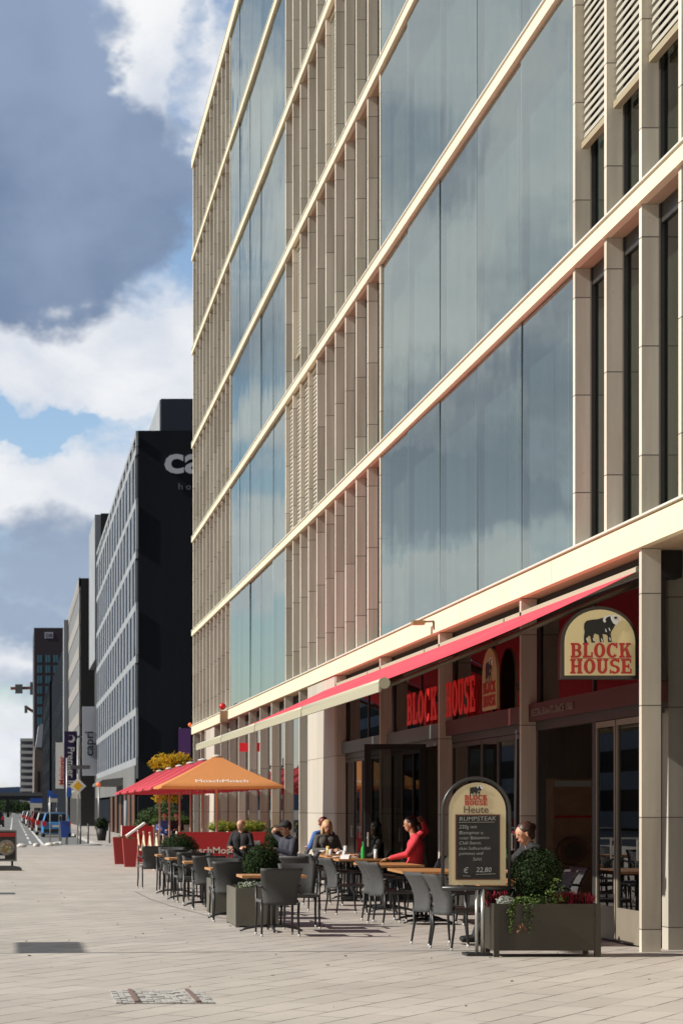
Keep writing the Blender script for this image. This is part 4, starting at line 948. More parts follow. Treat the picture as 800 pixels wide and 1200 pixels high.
# ------------------------------------------------------------------ neighbouring terrace: umbrellas, banners, hedges
M['ured'] = cloth_mat('umbrella_red', (.62, .10, .13), (.60, .05, .05), .3); M['uor'] = cloth_mat('umbrella_orange', (.74, .35, .15), (.90, .36, .10), .48)
M['upole'] = mat('umbrella_pole', (.45, .26, .20), .5)
ulab = ['orange square umbrella with white lettering, nearest of the row', 'red umbrella directly behind the orange one', 'third umbrella of the row, red', 'fourth umbrella of the row, red', 'fifth umbrella of the row, red', 'farthest red umbrella, its tip farthest left']
def umbrella(y, lab, m, first, x=5.34, h=1.56):
    t = thing('parasol', lab, 'umbrella', (x, y, 0), group='umbrellas of the neighbouring terrace')
    b = MB(); zp, ze = 2.97, 2.19; n = 6; ap = Vector((x, y, zp))
    cor = [Vector((x + sx * h, y + sy * h, ze)) for sx, sy in ((-1, -1), (1, -1), (1, 1), (-1, 1))]
    top = [Vector((x + sx * .09, y + sy * .09, zp)) for sx, sy in ((-1, -1), (1, -1), (1, 1), (-1, 1))]
    for i in range(4):
        a, c_ = cor[i], cor[(i + 1) % 4]; ta, tc_ = top[i], top[(i + 1) % 4]; rows_ = []
        for k in range(n + 1):
            f = k / n; L0 = ta.lerp(a, f); R0 = tc_.lerp(c_, f); row = []
            for j in range(n + 1):
                g_ = j / n; p = L0.lerp(R0, g_); p.z -= .012 * f * math.sin(PI * g_) + .03 * math.sin(PI * f); row.append(b.bm.verts.new(p))
            rows_.append(row)
        for k in range(n):
            for j in range(n): f_ = b.bm.faces.new((rows_[k][j], rows_[k][j+1], rows_[k+1][j+1], rows_[k+1][j])); f_.smooth = True
        # valance
        low = [b.bm.verts.new(v.co + Vector((0, 0, -.05))) for v in rows_[-1]]
        for j in range(n): b.bm.faces.new((rows_[-1][j], rows_[-1][j+1], low[j+1], low[j]))
    cn = b.build('canopy', m, t)
    b = MB(); b.lathe([(.13, 0), (.14, .03), (.05, .06), (.015, .07)], (x, y, zp - .01), 14); b.build('finial', mat('finial', (.5, .48, .45), .5) if first else MATS['finial'], t)
    b = MB(); b.tube([(x, y, .04), (x, y, zp - .02)], .034, 10); b.build('pole', M['upole'], t)
    b = MB(); b.box(x - .35, y - .35, 0, x + .35, y + .35, .06); b.build('base', M['leg'], t)
    for c_ in cor + [Vector((x, y - h, ze)), Vector((x, y + h, ze)), Vector((x - h, y, ze)), Vector((x + h, y, ze))]:
        b = MB(); b.bar((x, y, zp - .08), c_ + Vector((0, 0, -.035 - (.05 if c_ not in cor else 0))), .02); b.build('rib', M['upole'], t)
    return t
for i, y in enumerate((53.6, 57.6, 61.5, 65.6, 69.9, 74.6)):
    u = umbrella(y, ulab[i], M['uor'] if i == 0 else M['ured'], i == 0)
    if i == 0:
        sl = math.atan2(.78, 1.47)
        o = text_obj('MoschMosch', .22, M['wht'], None, (0, 0, 0), '-Y', .004, .0, name='lettering', sx=1.18)
        o.data.transform(Matrix.Rotation(-(R(90) - sl), 4, 'X'))
        fz = 2.30; o.data.transform(Matrix.Translation((5.34, 53.6 - 1.56 + .24 - .03, fz - .035 + .02))); 
        o.data.transform(Matrix.Translation(-PW(u))); o.parent = u; KIDS.setdefault(u.name, []).append(o)

M['banner'] = mat('red_banner', (.40, .012, .016), .55, var=.06)
t = thing('banner_fence', 'long red banner screen with pale lettering in front of the orange umbrella', 'banner', (5.3, 50.5, 0))
b = MB(); b.box(4.06, 50.48, .12, 6.6, 50.52, 1.03); b.build('banner', M['banner'], t)
for x in (4.04, 5.3, 6.62):
    b = MB(); b.tube([(x, 50.54, 0), (x, 50.54, 1.05)], .022, 8); b.build('post', M['alu'], t)
text_obj('MoschMosch', .23, M['alu'], t, (4.92, 50.475, .50), '-Y', .004, .003, name='lettering', sx=1.12)
t = thing('banner_fence', 'small red banner screen behind the rope barrier', 'banner', (4.1, 66.5, 0))
b = MB(); b.box(3.55, 66.5, .3, 4.55, 66.54, 1.05); b.build('banner', M['banner'], t)
for x in (3.53, 4.57):
    b = MB(); b.tube([(x, 66.56, 0), (x, 66.56, 1.07)], .022, 8); b.build('post', M['alu'], t)
# lectern with menu
t = thing('menu_lectern', 'slanted white menu board on a red stand beside the red tall pots', 'lectern', (3.8, 61.5, 0))
b = MB(); b.box(3.72, 61.4, 0, 3.9, 61.6, .82); b.build('stand', M['banner'], t)
b = MB(); b.prism([(3.38, .80), (3.42, .76), (3.98, 1.16), (3.94, 1.20)], 61.2, 61.85); b.build('menu_panel', M['wht'], t)
b = MB(); b.prism([(3.40, .745), (3.44, .70), (4.02, 1.11), (3.99, 1.15)], 61.2, 61.85); b.build('back_panel', M['banner'], t)
def tall_pot(x, y, w, h, lab):
    t = thing('tall_pot', lab, 'planter', (x, y, 0), group='red tall pots')
    b = MB(); a = w * .36; c_ = w * .5
    A = [b.bm.verts.new((x + sx * a, y + sy * a, 0)) for sx, sy in ((-1,-1),(1,-1),(1,1),(-1,1))]; B = [b.bm.verts.new((x + sx * c_, y + sy * c_, h)) for sx, sy in ((-1,-1),(1,-1),(1,1),(-1,1))]
    C_ = [b.bm.verts.new((x + sx * c_ * .86, y + sy * c_ * .86, h)) for sx, sy in ((-1,-1),(1,-1),(1,1),(-1,1))]; D = [b.bm.verts.new((x + sx * c_ * .84, y + sy * c_ * .84, h - .06)) for sx, sy in ((-1,-1),(1,-1),(1,1),(-1,1))]
    b.bm.faces.new(list(reversed(A))); b.bm.faces.new(D)
    for P, Q in ((A, B), (B, C_), (C_, D)):
        for i in range(4): b.bm.faces.new((P[i], P[(i+1)%4], Q[(i+1)%4], Q[i]))
    b.build('pot', mat('red_pot', (.36, .03, .03), .4) if 'red_pot' not in MATS else MATS['red_pot'], t)
    b = MB(); b.leaves((x, y, h - .02), (w * .38, w * .38, .07), 120, .05, mis=[0]); b.build('soil_plant', M['bush'], t, rec=False)
tall_pot(3.22, 56.4, .42, .78, 'nearer of the two tall red tapered pots'); tall_pot(3.10, 59.2, .44, .78, 'farther tall red tapered pot, left of the other')
# rope barrier
t = thing('rope_barrier', 'rope barrier of slim posts with sagging cream ropes beside the tall red pots', 'barrier', (3.66, 55, 0))
ys = [59.9, 57.6, 55.3, 53.0, 50.9]; xs = [3.66, 3.68, 3.70, 3.72, 3.74]
for x, y in zip(xs, ys):
    b = MB(); b.tube([(x, y, .02), (x, y, .92)], .022, 8); b.lathe([(.02, .92), (.035, .93), (.035, .96), (.01, .98)], (x, y, 0), 10); b.lathe([(.14, 0), (.14, .02), (.03, .03)], (x, y, 0), 14); b.build('post', mat('post_copper', (.42, .30, .24), .35, metal=.3) if 'post_copper' not in MATS else MATS['post_copper'], t)
for (x0, y0), (x1, y1) in zip(zip(xs, ys), zip(xs[1:], ys[1:])):
    b = MB(); b.tube([(x0 + (x1-x0)*f, y0 + (y1-y0)*f, .86 - .45 * (1 - (2*f-1)**2)) for f in [k/12 for k in range(13)]], .026, 8); b.build('rope', mat('rope', (.62, .50, .34), .8) if 'rope' not in MATS else MATS['rope'], t)
# hedge planters
M['slat'] = wood_mat('grey_slats', (.20, .17, .14), (.32, .28, .23))
def hedge(x0, x1, y, zt, h2, leaf, lab, lab2):
    t = thing('wooden_planter', lab2, 'planter', ((x0 + x1) / 2, y, 0)); b = MB(); k = x0
    while k < x1 - .05: b.box(k + .004, y, .02, min(k + .12, x1) - .004, y + .04, zt); k += .12
    b.box(x0, y + .041, .02, x1, y + .5, zt - .03); b.build('slats', M['slat'], t)
    b = MB(); n = int((x1 - x0) / .55)
    for k in range(n):
        cx = x0 + (k + .5) * (x1 - x0) / n; b.leaves((cx, y + .25, zt + h2 * .45), ((x1 - x0) / n * .62, .28, h2 * .6), 1100, .045, mis=[0, 0, 1]); b.ball((cx, y + .25, zt + h2 * .4), ((x1 - x0) / n * .55, .22, h2 * .42), 12, 1)
    tag(b.build('hedge', [leaf, M['hedge'] if leaf is M['hedgey'] else M['box']], rec=False), lab, 'hedge')
hedge(5.35, 8.2 - 1.35, 55.4 + .1, .98, .30, M['hedgey'], 'yellow green clipped hedge under the orange umbrella', 'grey slatted wooden planter carrying the yellow green hedge')
hedge(5.3, 6.8, 74.6 + 3.2, 1.0, .32, M['hedge'], 'darker green clipped hedge behind the red umbrellas', 'grey slatted wooden planter carrying the darker hedge in the background')
b = MB()
for (x, y, z, r) in ((5.6, 83, 1.25, .55), (6.2, 83.3, 1.45, .6), (6.6, 83, 1.2, .5), (5.3, 83.2, .9, .45)): b.leaves((x, y, z), (r, r, r * .75), 1300, .09, mis=[0, 1], shell=.1)
b.box(5.2, 82.8, .02, 7.0, 83.4, .7, 2)
tag(b.build('bushes', [M['bush'], M['box'], M['slat']], rec=False), 'loose grey green bushes between the red umbrellas and the black hotel', 'bush')

def tree(name, lab, x, y, h, crown, leafs, nleaf, lsize, trunk_r=.08):
    t = thing(name, lab, 'tree', (x, y, 0)); b = MB()
    b.tube([(x, y, 0), (x + .03, y, h * .3), (x - .03, y, h * .55), (x, y, h * .8)], [trunk_r, trunk_r * .8, trunk_r * .6, trunk_r * .25], 8)
    for k in range(9):
        a = random.random() * 6.28; z = h * random.uniform(.35, .65); L_ = crown[0][3] * .8
        b.tube([(x, y, z), (x + math.cos(a) * L_ * .5, y + math.sin(a) * L_ * .5, z + L_ * .45), (x + math.cos(a) * L_, y + math.sin(a) * L_, z + L_ * .75)], [trunk_r * .4, trunk_r * .25, trunk_r * .1], 6)
    b.build('trunk', M['bark'], t)
    b = MB()
    for (cx, cy, cz, r) in crown: b.leaves((x + cx, y + cy, cz), (r, r, r * .8), nleaf, lsize, mis=list(range(len(leafs))), shell=.15)
    b.build('crown', leafs, t, rec=False); return t
cr = [(random.uniform(-.7, .5), random.uniform(-.6, .6), 2.95 + random.uniform(-1.0, .75), random.uniform(.26, .44)) for _ in range(34)]
tree('young_tree', 'small tree with bright yellow autumn leaves behind the umbrellas', 6.6, 84.5, 4.0, [(0, 0, 3.0, .6)] + cr, [M['yell'], M['yell'], leafm('olive_leaf', (.30, .26, .03), .3)], 170, .13, .05)

# ------------------------------------------------------------------ free-standing advertising board at the left
t = thing('pavement_board', 'double sided pavement poster board showing a dark plate of food on a rounded rubber foot', 'sign', (-.28, 53, 0))
b = MB(); b.box(-.68, 52.98, .24, .09, 53.02, 1.06); b.build('frame', mat('steel_frame', (.30, .30, .29), .4, metal=.5), t)
b = MB(); b.box(-.64, 52.972, .28, .055, 52.979, 1.02); b.build('poster', mat('poster_dark', (.025, .022, .018), .5, var=.5, vscale=9), t)
b = MB(); b.box(-.63, 52.966, .88, .045, 52.971, .98); b.build('poster_header', mat('poster_red', (.35, .02, .02), .5), t)
b = MB(); 
b.prism([(-.18 + .22 * math.cos(a / 24 * 2 * PI), .60 + .20 * math.sin(a / 24 * 2 * PI)) for a in range(24)], 52.966, 52.971); b.build('printed_plate', mat('plate_print', (.22, .20, .17), .5, var=.4, vscale=14), t)
b = MB()
for k in range(26):
    a = random.random() * 6.28; q = random.random() ** .6 * .14; b.box(-.18 + q * math.cos(a) - .02, 52.958 - .0003 * k, .60 + q * math.sin(a) - .018, -.18 + q * math.cos(a) + .02, 52.965, .60 + q * math.sin(a) + .018, k % 3)
b.build('printed_food', [mat('food_a', (.42, .12, .04), .5), mat('food_b', (.20, .30, .05), .5), mat('food_c', (.55, .42, .25), .5)], t)
b = MB(); b.box(-.64, 52.966, .31, -.22, 52.971, .39); b.build('price_strip', M['wht'], t)
b = MB(); b.box(-.06, 52.97, .08, 0, 53.03, .24); b.box(-.6, 52.97, .08, -.54, 53.03, .24); b.build('stem', M['leg'], t)
b = MB(); b.prism([(-.80, 0), (.22, 0), (.22, .05), (.15, .10), (0, .125), (-.58, .125), (-.75, .10), (-.8, .05)], 52.75, 53.25); b.bevel(.02, 2); b.build('foot', mat('rubber', (.07, .07, .07), .7), t)

# utility cover set in cobbles
t = thing('utility_cover', 'long patch of pale cobbles with two rusty iron edges sunk in the paving', 'cover', (1.27, 17.3, 0))
b = MB()
for i in range(15):
    for j in range(12):
        x = .84 + i * .054; y = 16.72 + j * .098; b.box(x + random.uniform(0, .006), y + .004, .001, x + .048, y + .09, .008 + random.random() * .012)
b.build('cobbles', mat('cobble', (.40, .385, .36), .85, var=.2, vscale=9), t)
for x in (1.0, 1.50):
    b = MB(); b.box(x, 16.74, .002, x + .035, 17.86, .027); b.build('iron_edge', mat('rust', (.17, .11, .09), .8) if 'rust' not in MATS else MATS['rust'], t)
t = thing('drain_grate', 'small dark drain grate in the paving at the left edge', 'cover', (-.15, 38.5, 0))
b = MB(); b.box(-.35, 38.2, .001, .03, 38.9, .006); b.build('frame', mat('cast_iron', (.10, .095, .09), .6), t)
b = MB()
for k in range(6): b.box(-.33 + k * .06, 38.25, .007, -.30 + k * .06, 38.85, .010)
b.build('bars', M['leg'], t)
b = MB()
for k in range(70):
    x = random.uniform(-.2, 6.3); y = random.uniform(15.5, 45); r_ = random.uniform(.008, .022); a = random.random() * 6.28
    p = [(x + r_ * math.cos(a + q), y + r_ * random.uniform(.5, 1) * math.sin(a + q)) for q in (0, 1.3, 2.6, 4.2, 5.3)]
    b.prism(p, .001, .004 + random.random() * .006, 'Z', k % 3)
tag(b.build('litter', [mat('litter_pale', (.6, .58, .54), .8), mat('litter_brown', (.16, .10, .05), .8), M['box']]), 'scattered bits of litter and leaf on the paving', 'litter', kind='stuff')
# curved joint in the paving round the terrace
b = MB(); pts = [(2.35, 39.5), (2.42, 36.2), (2.6, 33.5), (2.9, 30.6), (3.4, 28.4)]
prev = None
for k in range(41):
    f = k / 40 * (len(pts) - 1); i = min(int(f), len(pts) - 2); g_ = f - i; p = Vector((*[pts[i][q] * (1 - g_) + pts[i+1][q] * g_ for q in (0, 1)], .004))
    row = (b.bm.verts.new(p + Vector((-.02, 0, 0))), b.bm.verts.new(p + Vector((.02, 0, 0))))
    if prev: b.bm.faces.new((prev[0], prev[1], row[1], row[0]))
    prev = row
tag(b.build('paving_joint', mat('joint', (.24, .20, .17), .8)), kind='structure')

# ------------------------------------------------------------------ street furniture
M['galv'] = mat('galvanised_post', (.36, .36, .35), .45, metal=.4)
M['blue'] = mat('blue_plastic', (.02, .07, .34), .4); M['blue2'] = mat('sign_blue', (.02, .09, .40), .4)
t = thing('litter_bin', 'blue litter bin on a slim post at the plaza edge', 'bin', (2.32, 91.6, 0))
b = MB(); b.prism([(2.15, .32), (2.46, .32), (2.53, 1.02), (2.10, 1.02)], 91.45, 91.8); b.bevel(.03, 2); b.build('bin', M['blue'], t)
b = MB(); b.box(2.11, 91.42, 1.0, 2.52, 91.83, 1.06); b.build('lid', M['blue'], t)
b = MB(); b.tube([(2.36, 91.84, 0), (2.36, 91.84, 1.0)], .025, 8); b.build('post', M['galv'], t)
def pole(x, y, z1, r=.035): b = MB(); b.tube([(x, y, 0), (x, y, z1)], r, 10); return b
t = thing('priority_sign', 'yellow and white diamond traffic sign on a grey post carrying a street name plate', 'sign', (2.87, 91.0, 0))
pole(2.87, 91.0, 4.7).build('post', M['galv'], t)
cz = 2.62
b = MB(); b.prism([(2.87 - .37, cz), (2.87, cz - .37), (2.87 + .37, cz), (2.87, cz + .37)], 90.93, 90.95); b.bevel(.006, 1); b.build('diamond_plate', M['wht'], t)
b = MB(); b.prism([(2.87 - .22, cz), (2.87, cz - .22), (2.87 + .22, cz), (2.87, cz + .22)], 90.915, 90.929); b.build('yellow_diamond', mat('traffic_yellow', (.80, .42, .01), .4), t)
b = MB(); b.prism([(2.6, cz - .55), (3.0, cz - .55), (2.95, cz - .15), (2.6, cz - .3)], 91.05, 91.06); b.build('back_plate', M['alu'], t)
b = MB(); b.box(2.55, 90.93, 3.38, 3.42, 90.96, 3.55); b.build('name_plate', mat('plate_grey', (.10, .10, .11), .4), t)
t = thing('plain_post', 'tall plain grey post left of the yellow diamond sign', 'post', (2.42, 91.9, 0)); pole(2.42, 92.1, 3.9, .045).build('post', M['galv'], t)
b = MB(); b.box(2.40, 92.0, 2.15, 2.62, 92.04, 2.55); b.build('small_plate', M['blue2'], t)
bol = thing('bollard', 'x', 'bollard'); b = MB(); b.tube([(0, 0, 0), (0, 0, .86)], .045, 10); b.build('post', mat('bollard_grey', (.09, .09, .09), .4), bol)
b = MB(); b.ball((0, 0, .88), (.05, .05, .05), 10); b.build('cap', MATS['bollard_grey'], bol)
bs = {'used': False}
for (x, y, lab) in ((3.06, 93.2, 'dark bollard just right of the yellow diamond sign post'), (3.43, 93.6, 'second dark bollard from the yellow diamond sign post'), (4.5, 95.5, 'dark bollard between the black plant tub and the hotel doors')):
    place(bol, bs, (x, y, 0), 0, lab, 'bollards at the plaza edge')
t = thing('parking_meter', 'grey slim box post beside the blue car', 'parking meter', (2.58, 110, -.1))
b = MB(); b.box(2.45, 110, -.12, 2.62, 110.2, 1.3); b.bevel(.02, 2); b.build('body', M['galv'], t)
b = MB(); b.box(2.48, 109.99, .95, 2.59, 110, 1.2); b.build('screen', M['black'], t)
t = thing('thin_sign_post', 'thin grey pole standing in front of the blue car', 'post', (1.75, 100, -.1)); b = MB(); b.tube([(1.80, 100, -.12), (1.80, 100, 2.5)], .03, 8); b.build('post', M['galv'], t)
b = MB(); b.box(1.68, 99.94, 2.2, 1.92, 99.96, 2.5); b.build('plate', M['blue2'], t)
for i, (x, y, w, z0, z1, lab) in enumerate(((1.9, 170, 1.0, 1.7, 2.5, 'blue and grey sign panels above the parked cars'), (2.9, 150, .7, 2.1, 2.7, 'blue and grey sign panel left of the diamond sign'))):
    t = thing('sign_panel', lab, 'sign', (x, y, -.1))
    b = MB(); b.box(x - w / 2, y, (z0 + z1) / 2, x + w / 2, y + .05, z1); b.build('blue_panel', M['blue2'], t)
    b = MB(); b.box(x - w / 2, y, z0, x + w / 2, y + .05, (z0 + z1) / 2 - .02); b.build('grey_panel', M['alu'], t)
    for sx in (-1, 1):
        b = MB(); b.tube([(x + sx * w * .4, y + .08, -.12), (x + sx * w * .4, y + .08, z1)], .04, 8); b.build('post', M['galv'], t)
# white marker stones along the plaza edge
stn = MB(); stn.ball((0, 0, .06), (.21, .14, .09), 12, 0, .35); stn = stn.build('marker_stone', mat('marker', (.62, .60, .56), .8, var=.2, vscale=6)); stn['category'] = 'stone'
for i, (x, y) in enumerate(((.35, 85.4), (.98, 86.6), (1.55, 88.0), (1.85, 89.4), (2.02, 90.2))):
    o = stn if i == 0 else stn.copy()
    if i: col.objects.link(o)
    o.location = (x, y, 0); o.rotation_euler = (0, 0, i * 1.3)
    o['label'] = ['leftmost pale rounded stone in the line along the plaza edge', 'second pale rounded stone from the left at the plaza edge', 'middle pale rounded stone of the line at the plaza edge', 'fourth pale rounded stone from the left at the plaza edge', 'rightmost pale rounded stone near the blue bin'][i]; o['group'] = 'pale stones at the plaza edge'
# tub with plant by the hotel
t = thing('plant_tub', 'black tapered tub with a spiky dark plant beside the hotel entrance', 'plant pot', (4.45, 103, 0))
b = MB(); b.lathe([(.20, 0), (.30, .62), (.27, .62), (.25, .5)], (4.45, 103, 0), 14); b.build('tub', M['black'], t)
b = MB(); b.leaves((4.45, 103, .85), (.38, .38, .32), 500, .14, mis=[0], shell=.1); b.build('foliage', M['box2'], t, rec=False)

# street lamp out of view on the left whose shadow crosses the plaza
t = thing('street_lamp', 'tall slim street lamp with a direction plate standing left of the plaza', 'street lamp', (-6.0, 22.15, 0))
b = MB(); b.tube([(-6.0, 22.15, 0), (-6, 22.15, 8.6)], [.05, .035], 10); b.build('pole', M['galv'], t)
b = MB(); b.box(-6.03, 22.18, 4.24, -5.98, 24.0, 4.76); b.box(-6.03, 22.18, 4.26, -5.98, 22.3, 4.6); b.build('direction_plate', M['blue2'], t)
b = MB(); b.box(-6.1, 21.6, 8.58, -5.9, 22.2, 8.66); b.build('lamp_head', M['galv'], t)

# ------------------------------------------------------------------ far buildings
M['blackclad'] = mat('black_cladding', (.019, .022, .027), .7, var=.15, vscale=.25, stretch=(1, 1, .3), spec=.0)
M['conc'] = mat('pale_concrete', (.27, .285, .30), .7, var=.12, vscale=.4)
M['conc2'] = mat('grey_concrete', (.15, .15, .145), .75, var=.15, vscale=.5)
M['hwin'] = mat('hotel_window', (.030, .042, .065), .9, spec=.0, var=.6, vscale=.5)
M['hwin2'] = mat('dark_window', (.012, .015, .02), .5, spec=.02)
M['brownp'] = wood_mat('brown_panels', (.10, .045, .025), (.18, .08, .045))
def split_windows(t, rects, m, fr_m, x, depth=.12):
    """rects (y0,y1,z0,z1) on a wall facing the street; the 100 nearest are parts, the rest one part"""
    rects = sorted(rects, key=lambda r: r[0]); rest = MB(); nr = 0
    for i, (y0, y1, z0, z1) in enumerate(rects):
        b = MB() if i < 100 else rest
        b.box(x - .015, y0, z0, x + depth, y1, z1)
        if i < 100: b.build('window', m, t)
        else: nr += 1
    if nr: tag(rest.build('window', m, t), kind='stuff')
    else: rest.bm.free()
hx = 6.97
t = thing('hotel_building', 'black end wall hotel with big pale letters and a pale window grid along the street', 'building', (hx, 114, 0))
b = MB(); b.box(hx, 114.0, 0, 30, 168, 22.75); b.build('end_wall', M['blackclad'], t)
b = MB()
# street side: grid of concrete between windows
zl = [4.35, 7.15, 10.1, 13.05, 15.95, 18.85, 21.75]
for z in zl: b.box(hx - .13, 114.02, z - .30, hx - .001, 168, z + .12)
b.box(hx - .13, 114.02, 22.45, hx - .001, 168, 22.74); b.box(hx - .13, 114.02, 3.3, hx - .001, 168, 4.04)
rects = []; y = 114.15; k = 0
while y < 164:
    for zi in range(len(zl)):
        z0 = zl[zi] + .13; z1 = (zl[zi + 1] - .31) if zi + 1 < len(zl) else 22.44
        off = (0, 1.1)[zi % 2]
        if zi < 6: rects.append((y + .35 + off, y + 2.35 + off, z0, z1))
        b.box(hx - .125, y - .25 + off, z0, hx - .002, y + .33 + off, z1)
        b.box(hx - .12, y + 2.37 + off, z0, hx - .002, y + 2.95 + off, z1)
    y += 3.5
b.build('facade_grid', M['conc'], t)
split_windows(t, rects, M['hwin'], None, hx - .105)
b = MB(); b.box(hx - .2, 114.02, 4.36 - 1.9, hx - .135, 168, 4.04); b.build('base_band', M['conc2'], t)
for k, y in enumerate((115.0, 119.5, 124.0, 129.0, 134.5, 140.5)):
    b = MB(); b.box(hx - .16, y, .05, hx - .1, y + 2.4, 2.44); b.build('entrance_panel', M['brownp'], t)
    b = MB(); b.box(hx - .15, y + 2.45, .05, hx - .1, y + 4.0, 2.44); b.build('window', M['hwin2'], t)
b = MB(); b.box(9.41, 130, 22.76, 30, 150, 27.75); b.build('roof_storey', mat('dark_blue_cladding', (.028, .035, .05), .5), t)
b = MB(); b.box(9.32, 130.02, 22.76, 9.405, 150, 27.7); b.build('roof_storey_side', M['conc'], t)
b = MB(); b.box(9.30, 133, 22.9, 9.319, 134.2, 24.8); b.build('window', M['hwin2'], t)
text_obj('capri', 2.15, mat('pale_letters', (.52, .53, .58), .5), t, (8.40, 113.96, 20.4), '-Y', .08, .045, 'LEFT', sx=1.22)
text_obj('h o t e l', .50, mat('dim_letters', (.10, .10, .11), .5), t, (9.2, 113.96, 19.45), '-Y', .05, .01, 'LEFT', sx=1.1)
b = MB(); b.box(5.2, 126, 3.05, 6.83, 134, 3.2); b.prism([(5.2, 3.2), (6.8, 3.2), (6.8, 3.55), (5.5, 3.4)], 126, 134, 'Y'); b.build('entrance_canopy', M['conc2'], t)
b = MB(); b.tube([(5.28, 126.2, 0), (5.28, 126.2, 3.05)], .05, 8); b.build('canopy_post', M['galv'], t)
b = MB(); b.ball((5.25, 125.9, 3.1), .14); b.build('canopy_lamp', mat('orange_lamp', (.7, .12, .03), .4, emit=(1, .2, .03), estr=.3), t)
# vertical signs
def vsign(name, lab, x0, x1, z0, z1, Y, m, txt, tm, size, roll, cx, cz_, extra=None):
    t = thing(name, lab, 'sign', ((x0 + x1) / 2, Y, z0)); b = MB(); b.box(x0, Y, z0, x1, Y + .35, z1); b.build('sign_box', m, t)
    if txt: text_obj(txt, size, tm, t, (cx, Y - .02, cz_), '-Y', .03, .012, 'LEFT', roll=roll, name='lettering', sx=1.0)
    for zq in (z0 + .4, z1 - .6): b = MB(); b.box(x1, Y + .1, zq, x1 + .5, Y + .25, zq + .2); b.build('bracket', M['galv'], t)
    return t
mm = mat('sign_grey', (.50, .51, .55), .5)
vsign('vertical_sign', 'tall grey vertical sign with dark lettering on the black hotel', 5.70, 6.97, 4.35, 10.05, 168.2, mm, 'capri', mat('charcoal', (.02, .02, .025), .5), 1.05, R(90), 6.58, 5.95)
mp_ = mat('purple', (.035, .012, .075), .5)
t = vsign('vertical_sign', 'tall dark purple vertical sign with a white crescent moon', 4.60, 5.78, 3.3, 8.65, 185, mp_, 'Premier Inn', M['wht'], .86, R(-90), 4.95, 7.25)
b = MB(); cx, cz_ = 5.25, 7.95; b.prism([(cx + .34 * math.cos(R(a)), cz_ + .34 * math.sin(R(a))) for a in range(-140, 131, 15)] + [(cx - .10 + .27 * math.cos(R(a)), cz_ + .10 + .26 * math.sin(R(a))) for a in range(105, -121, -15)], 184.93, 184.99); b.build('moon_emblem', M['wht'], t)
vsign('vertical_sign', 'narrow white vertical sign with red lettering behind the purple one', 4.15, 5.1, 3.6, 8.1, 199.5, M['wht'], 'Meininger', mat('sign_red2', (.55, .05, .03), .5), .70, R(90), 4.95, 3.95)
t = thing('purple_flag', 'small purple banner on the black hotel wall above the yellow tree', 'banner', (9.5, 113.9, 4.6)); b = MB(); b.box(9.2, 113.72, 4.6, 9.88, 113.78, 6.1); b.build('banner', mat('violet', (.10, .03, .16), .5), t)
b = MB(); b.bar((9.3, 113.75, 6.12), (9.3, 114.0, 6.12), .05); b.build('bracket', M['galv'], t)
t = thing('signal_lamp', 'tiny orange lamp at the far lower corner of the office block above the yellow tree', 'lamp', (6.93, 80.0, 4.8)); b = MB(); b.ball((6.93, 80.0, 4.9), .085, 12); b.build('lamp', MATS['orange_lamp'], t)
b = MB(); b.bar((6.97, 79.7, 4.78), (6.93, 80.0, 4.82), .03); b.build('bracket', M['galv'], t)
b = MB(); b.tube([(5.35, 97, 0), (5.35, 97, 2.0)], .09, 10); tag(b.build('concrete_post', M['conc']), 'pale round post left of the loose bushes', 'post')

t = thing('office_tower', 'tall black narrow block rising just behind the hotel roofline', 'building', (7.15, 169, 0)); b = MB(); b.box(7.25, 169, 0, 22, 182, 26.1); b.build('wall', mat('charcoal_wall', (.022, .021, .020), .5, var=.2), t)
b = MB(); b.box(6.75, 169.02, 14, 7.24, 182, 26.0); b.build('side_wall', M['conc'], t)
t = thing('office_block', 'grey beige office block with a dark end wall between the two hotels', 'building', (6.3, 190, 0)); b = MB(); b.box(6.28, 190, 0, 22, 226, 23.1); b.build('end_wall', mat('umber_wall', (.028, .026, .024), .6, var=.15), t)
b = MB(); rects = []
for z in [4.2 + 3.1 * k for k in range(7)]: b.box(6.10, 190.02, z - .9, 6.275, 226, z + .35)
b.box(6.08, 190.02, 22.3, 6.275, 226, 23.05)
b.build('pale_bands', mat('beige_clad', (.27, .25, .23), .7, var=.1), t)
for z in [4.2 + 3.1 * k for k in range(6)]: rects.append((190.1, 226, z + .36, z + 2.19))
split_windows(t, rects, mat('beige_glass', (.16, .16, .16), .6), None, 6.16)
b = MB(); b.box(5.6, 226.5, 6, 6.27, 230, 22.6); b.build('white_stair_wall', M['conc'], t)
t = thing('dark_block', 'long black office block beyond the beige one', 'building', (6.0, 231, 0)); b = MB(); b.box(6.22, 231, 0, 30, 330, 21.9); b.build('wall', M['blackclad'], t)
rects = [(y, y + 1.6, z, z + 1.9) for y in range(233, 328, 4) for z in (4.5, 7.7, 10.9, 14.1)]; split_windows(t, rects, M['hwin2'], None, 6.2)
t = thing('dark_block', 'lower stepped black block in front of the far tower', 'building', (5.6, 335, 0)); b = MB(); b.box(5.95, 335, 0, 25, 410, 22.6); b.build('wall', mat('navy_wall', (.014, .016, .020), .8, var=.3, vscale=.3, spec=.0), t)
rects = [(y, y + 2, z, z + 1.9) for y in range(337, 408, 5) for z in (4.5, 8, 11.5, 15, 18.5)]; split_windows(t, rects, M['hwin2'], None, 5.93)
t = thing('distant_tower', 'tall dark red brown tower with rows of blue windows and a small white logo box', 'building', (6, 600, 0))
b = MB(); b.box(6.1, 600, 0, 40, 640, 54.9); b.build('wall', mat('tower_brick', (.028, .018, .026), .6, var=.1, vscale=.2), t)
wb = mat('tower_window', (.05, .14, .19), .3); 
